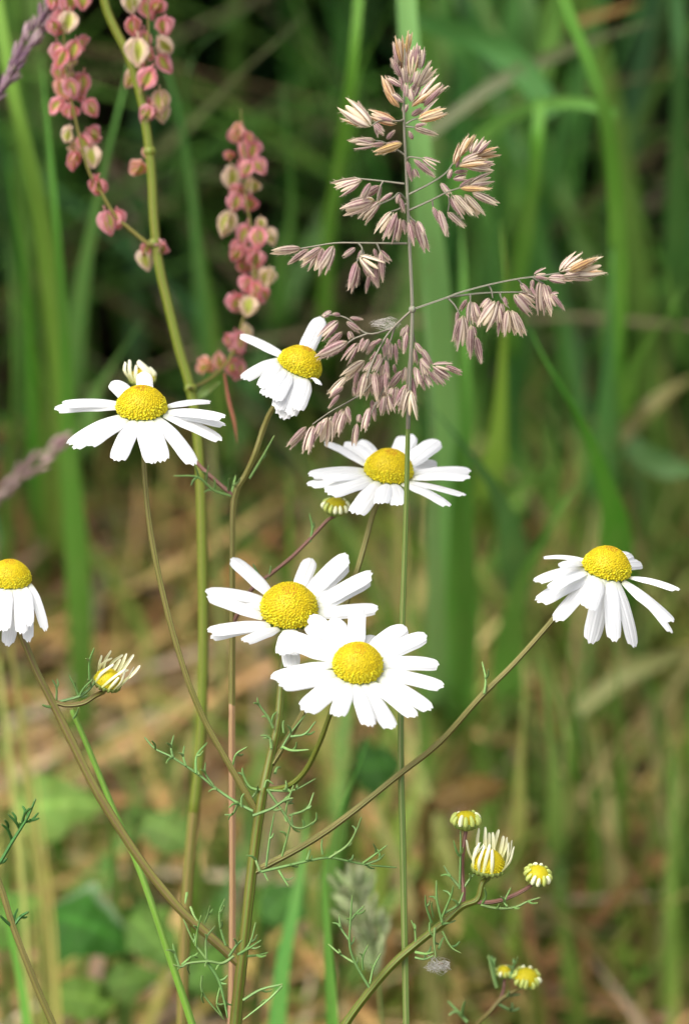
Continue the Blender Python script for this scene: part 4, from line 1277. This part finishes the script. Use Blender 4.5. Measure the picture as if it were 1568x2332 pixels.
merged_spikelets(fg, gb, rest)
fl = MB()
fc = P(877, 742, -.3)
for i in range(55):
    a1, a2 = rnd.uniform(0, 6.28), rnd.uniform(0, 6.28)
    rr = rnd.uniform(.4, 1)
    pp = []
    for t in range(5):
        q_ = a1 + t * .5
        pp.append(fc + RT * (.18 * rr * math.cos(q_) + rnd.uniform(-.04, .04)) + UP * (.08 * rr * math.sin(q_) * math.cos(a2) + rnd.uniform(-.03, .03) + .02) + FWD * (.1 * rr * math.sin(q_) * math.sin(a2)))
    fl.tube(smooth(pp, 3), .0017, 3, (.66, .62, .56))
tag(fl.build('web_tuft', M['fluff'], at=fc), 'small pale tuft of silk caught in the feathery grass head', 'web tuft', 'tufts of silk')


def spike_grass(label, axis, wpx, d, n, colr, lpx=42, down=None, spread=.5):
    """soft spike: axis px points from the tip down"""
    q = [P(x, y, d) for x, y in axis]
    k = S * (DIST + d) / DIST
    full = toground(q + ([P(*down, d)] if down else []), .3)
    rb = Vector((full[-1].x, full[-1].y, 0))
    e = empty('flowering_grass', rb)
    tag(e, label, 'grass', 'grasses in flower')
    cc = smooth(full, 6)
    b = MB()
    b.tube(cc[::-1], [k * .5 * (9 - 4 * i / len(cc)) for i in range(len(cc))], 7)
    b.build('stalk', M['culm'], e, rb, at=full[0])
    ax = smooth(q, 12)
    for i in range(n):
        s = (i + rnd.random()) / n
        j = min(len(ax) - 2, int(s * (len(ax) - 1)))
        p = ax[j].lerp(ax[j + 1], rnd.random())
        t = (ax[j] - ax[j + 1]).normalized()
        x = t.orthogonal().normalized()
        y = t.cross(x)
        a = rnd.uniform(0, 6.28)
        out = x * math.cos(a) + y * math.sin(a)
        env = math.sin(math.pi * min(1, .15 + s * .95)) ** .5
        p0 = p + out * (wpx * .28 * k * env * rnd.random())
        dirv = (t + out * spread * rnd.uniform(.4, 1.3)).normalized()
        o = put_spikelet(e, rb, p0, p0 + dirv * (lpx * k * rnd.uniform(.7, 1.2)), 'p', .9)
        v = rnd.uniform(.75, 1.25)
        o.color = (colr[0] * v, colr[1] * v, colr[2] * v, .3)
    return e


spike_grass('blurred purple grass spike leaning in at the top left corner', [(150, -60), (110, 20), (70, 90), (30, 160), (-15, 235)], 62, 5, 95, (.25, .13, .18), 40, down=(-160, 480), spread=.4)
spike_grass('blurred pink grass spike at the left rim below the left daisy', [(140, 1010), (95, 1042), (45, 1085), (-5, 1130), (-40, 1165)], 58, 13, 60, (.36, .20, .20), 40, down=(-150, 1350), spread=.35)
spike_grass('pale greenish pink grass head close to the stems at the lower middle', [(800, 2020), (825, 2090), (850, 2160), (860, 2220)], 120, 9, 80, (.34, .42, .16), 60, down=(870, 2350), spread=.8)

# bright green grass stem left of the main plant
gq = [P(165, 1620, 1.5), P(200, 1700, 1.5), P(262, 1850, 1.4), P(310, 1960, 1.3), P(350, 2070, 1.2), P(390, 2190, 1.2), P(440, 2340, 1.2), P(470, 2450, 1.2)]
gq = toground(gq, .35)
b = MB()
cc = smooth(gq, 6)
b.tube(cc[::-1], [S * .5 * (26 - 14 * i / len(cc)) for i in range(len(cc))], 9)
tag(b.build('grass_culm', M['culm_bright'], at=gq[-1]), 'smooth bright green grass stem running beside the left daisy branch', 'grass stem')

# ------------------------------------------------------------------ sorrel
def valve_mesh(k):
    b = MB()
    r2 = random.Random(k)
    for a0, wf in ((r2.uniform(-.3, .3), 1.06), (2.5 + r2.uniform(-.3, .3), 1), (-1.9 + r2.uniform(-.3, .3), .9)):
        rot = Matrix.Rotation(a0, 3, 'Z')
        rows, uvr = [], []
        ph = r2.uniform(0, 6)
        for i in range(11):
            t = i / 10
            w_ = .45 * wf * (math.sin(math.pi * (.07 + .90 * t) ** .8) ** .75)
            row, ur = [], []
            for j in range(11):
                q = j / 10 * 2 - 1
                rad = .025 + .035 * math.exp(-((t - .40) / .22) ** 2 - (q / .28) ** 2) + .05 * q * q - .03 * t + .075 * math.sin(5 * t + q * 4 + ph) * abs(q) ** .7 + .03 * math.sin(13 * t + 7 * q + ph)
                row.append(rot @ Vector((q * w_, -rad, -t * (1 - .05 * q * q))))
                ur.append((j / 10, t))
            rows.append(row)
            uvr.append(ur)
        b.grid(rows, uvr)
    b.tube(smooth([Vector((0, 0, .22)), Vector((.02, 0, .1)), Vector((0, 0, -.1))], 3), .035, 5)
    return b.mesh('seed', M['valve'])


VM = [valve_mesh(k) for k in range(5)]
sb = P(412, 2440, 4.6)
sb = Vector((sb.x, sb.y, 0))
so = empty('sorrel_plant', sb)
tag(so, 'sorrel in fruit with pink and green papery seeds along its green stem', 'plant')
SD = 4.6
sp = [(222, -90), (240, 10), (262, 65), (292, 125), (320, 215), (335, 300), (346, 400), (351, 500), (362, 600), (386, 705), (408, 795), (434, 885), (450, 990), (457, 1100), (462, 1300), (463, 1500), (456, 1700), (442, 1850), (430, 1980), (420, 2150), (412, 2440)]
q = toground([P(x, y, SD) for x, y in sp], .3)
c = smooth(q, 5)
cut = 17 * 5
b = MB()
k = S * (DIST + SD) / DIST
b.tube(c[:cut + 1], [k * .5 * (20 + 7 * i / len(c)) for i in range(cut + 1)], 10)
for (x, y) in ((351, 555), (341, 345), (434, 885)):
    b.ball(P(x, y, SD), UP, k * 15, k * 14, 10, 6)
b.build('stem', M['sorrel'], so, sb, at=c[cut])
b = MB()
b.tube(c[cut:], [k * .5 * 27] * (len(c) - cut), 10)
b.build('stem', M['sorrel_red'], so, sb, at=c[-1])
for pts, r0 in (([(340, 558), (300, 525), (262, 490), (232, 440), (205, 395), (186, 330), (168, 250), (150, 160), (146, 60), (150, -60)], 10),
                ([(432, 885), (470, 868, .6), (510, 835, 1.3), (533, 795, 1.6), (553, 730, 1.6), (575, 650, 1.6), (578, 590, 1.6), (572, 520, 1.6), (558, 440, 1.6), (560, 370, 1.6), (550, 310, 1.6), (549, 250, 1.6)], 9),
                ([(320, 215), (335, 130), (338, 60), (335, -60)], 9)):
    cc = smooth([P(t[0], t[1], SD - .15 + (t[2] if len(t) > 2 else 0)) for t in pts], 5)
    b = MB()
    b.tube(cc, [k * .5 * (r0 - (r0 - 3) * i / len(cc)) for i in range(len(cc))], 7)
    b.build('branch', M['sorrel_red'], so, sb, at=cc[0])
b = MB()
lf = blade_mesh([P(505, 868, SD), P(480, 880, SD), P(455, 900, SD), P(440, 900, SD)], .12, 0, True)
lf.build('leaf', M['blade'], so, sb, at=P(440, 900, SD)).color = (.09, .16, .02, 1)
lf = blade_mesh([P(540, 1010, SD), P(533, 960, SD), P(520, 910, SD), P(510, 850, SD)], .05, 0, True)
lf.build('leaf', M['blade'], so, sb, at=P(510, 850, SD)).color = (.3, .05, .05, 1)
O5, O6, O7 = (73, 0), (145.9, 291.9), (364.8, 467)
PK, RD, PA, GN, OR_ = (.82, .25, .36), (.62, .10, .17), (.80, .66, .46), (.66, .52, .30), (.74, .30, .22)
seeds = [
 (O5, [(255,50,PK),(395,5,RD),(185,-10,PK),(285,175,PA),(235,255,PK),(145,240,PK),(200,165,PK),(395,365,PK),(330,390,RD),(190,410,PK),(260,460,PK),(315,520,PA,.7),(205,560,PK),(285,600,GN,.6),(390,645,PK),(345,690,RD),(265,690,PK),(205,690,OR_),(310,750,PK),(415,845,PK),(290,880,PK),(225,840,PK),(285,1045,PA,.9),(305,1190,PK),(430,1075,PK),(330,1240,RD),(455,1195,PA),(375,1110,RD),(500,1450,RD,1.1),
   (740,30,PA),(855,95,PK,1.15),(980,85,PK,1.1),(900,10,PK),(760,225,RD),(1010,240,PK,1.1),(845,315,PK),(800,390,PA,1.1),(970,385,PA),(965,500,PK,1.1),(860,440,PK,.8),(780,545,PK),(810,610,PK,1.1),(905,620,PK,1.1),(890,840,PK),(970,780,PK,1.05),(980,870,GN),(905,890,PK),(870,1170,OR_,.6)]),
 (O6, [(310,720,PK,1.1),(400,720,PK),(580,355,OR_,1.05),(600,1010,PA),(755,960,PK),(630,940,RD,.7),(1340,50,OR_,.9),(1275,90,RD,.8),(1400,170,PK),(1455,195,PK),(1260,240,RD,.7),(1410,330,PK),(1265,390,PA,1.1),(1335,330,PK),(1455,310,PK),(1430,480,GN),(1305,580,PK),(1410,620,PK,1.2),(1340,520,RD),(1265,735,GN,1.1),(1385,820,PK,1.1),(1490,735,GN,.7),(1465,835,PK),(1545,840,PA),(1355,990,PK),(1470,1010,PK,1.1),(1335,1060,RD,.7)]),
 (O7, [(720,435,PK),(645,410,OR_),(720,560,GN),(822,590,PA,1.1),(645,620,PK),(700,660,PK),(565,780,PK,1.2),(690,780,GN),(765,735,PK),(600,850,PA,.8),(635,960,PA,.8),(575,1060,PK,1.05),(500,1060,RD,.8),(590,1115,PK),(370,1285,OR_,1.1),(445,1195,OR_,.8),(540,1270,PK,1.15),(610,1275,PK),(660,500,PK),(780,660,PK,.8),(600,330,PK,.8)]),
 ((0, 0), [(550,258,OR_,.45),(549,275,RD,.5),(545,292,OR_,.55),(552,306,PK,.6),(533,315,OR_,.6),(562,318,PK,.7)]),
]
allseeds = []
for o, lst in seeds:
    for t in lst:
        sc_ = t[3] if len(t) > 3 else 1.0
        f = .3 if o != (0, 0) else 1.
        allseeds.append((sc_, o[0] + f * t[0], o[1] + f * t[1], t[2]))
allseeds.sort(key=lambda t: -t[0])
for sc_, x, y, col in allseeds[:100]:
    size = 52 * sc_ * k * rnd.uniform(.92, 1.08)
    p = P(x, y, SD + rnd.uniform(-.35, .25) + (1.6 if x > 430 else 0))
    o = bpy.data.objects.new('seed', rnd.choice(VM))
    COL.objects.link(o)
    o.parent = so
    rz = rnd.uniform(-1.3, 1.3)
    mt = Matrix.Rotation(rnd.uniform(-.6, .6), 4, 'Y') @ Matrix.Rotation(rnd.uniform(-.3, .7), 4, 'X') @ Matrix.Rotation(rz, 4, 'Z') @ Matrix.Diagonal((size * rnd.uniform(.75, 1.05), size, size * rnd.uniform(.9, 1.12), 1))
    mt.translation = p - sb + UP * (size * .5)
    o.matrix_local = mt
    v = rnd.uniform(.85, 1.15)
    if col is PK and rnd.random() < .12: col = (.62, .42, .24)
    elif col is PK and rnd.random() < .25: col = (.74, .15, .24)
    o.color = (min(1, col[0] * v), col[1] * v, col[2] * v, 1)

print('objects', len(bpy.data.objects))
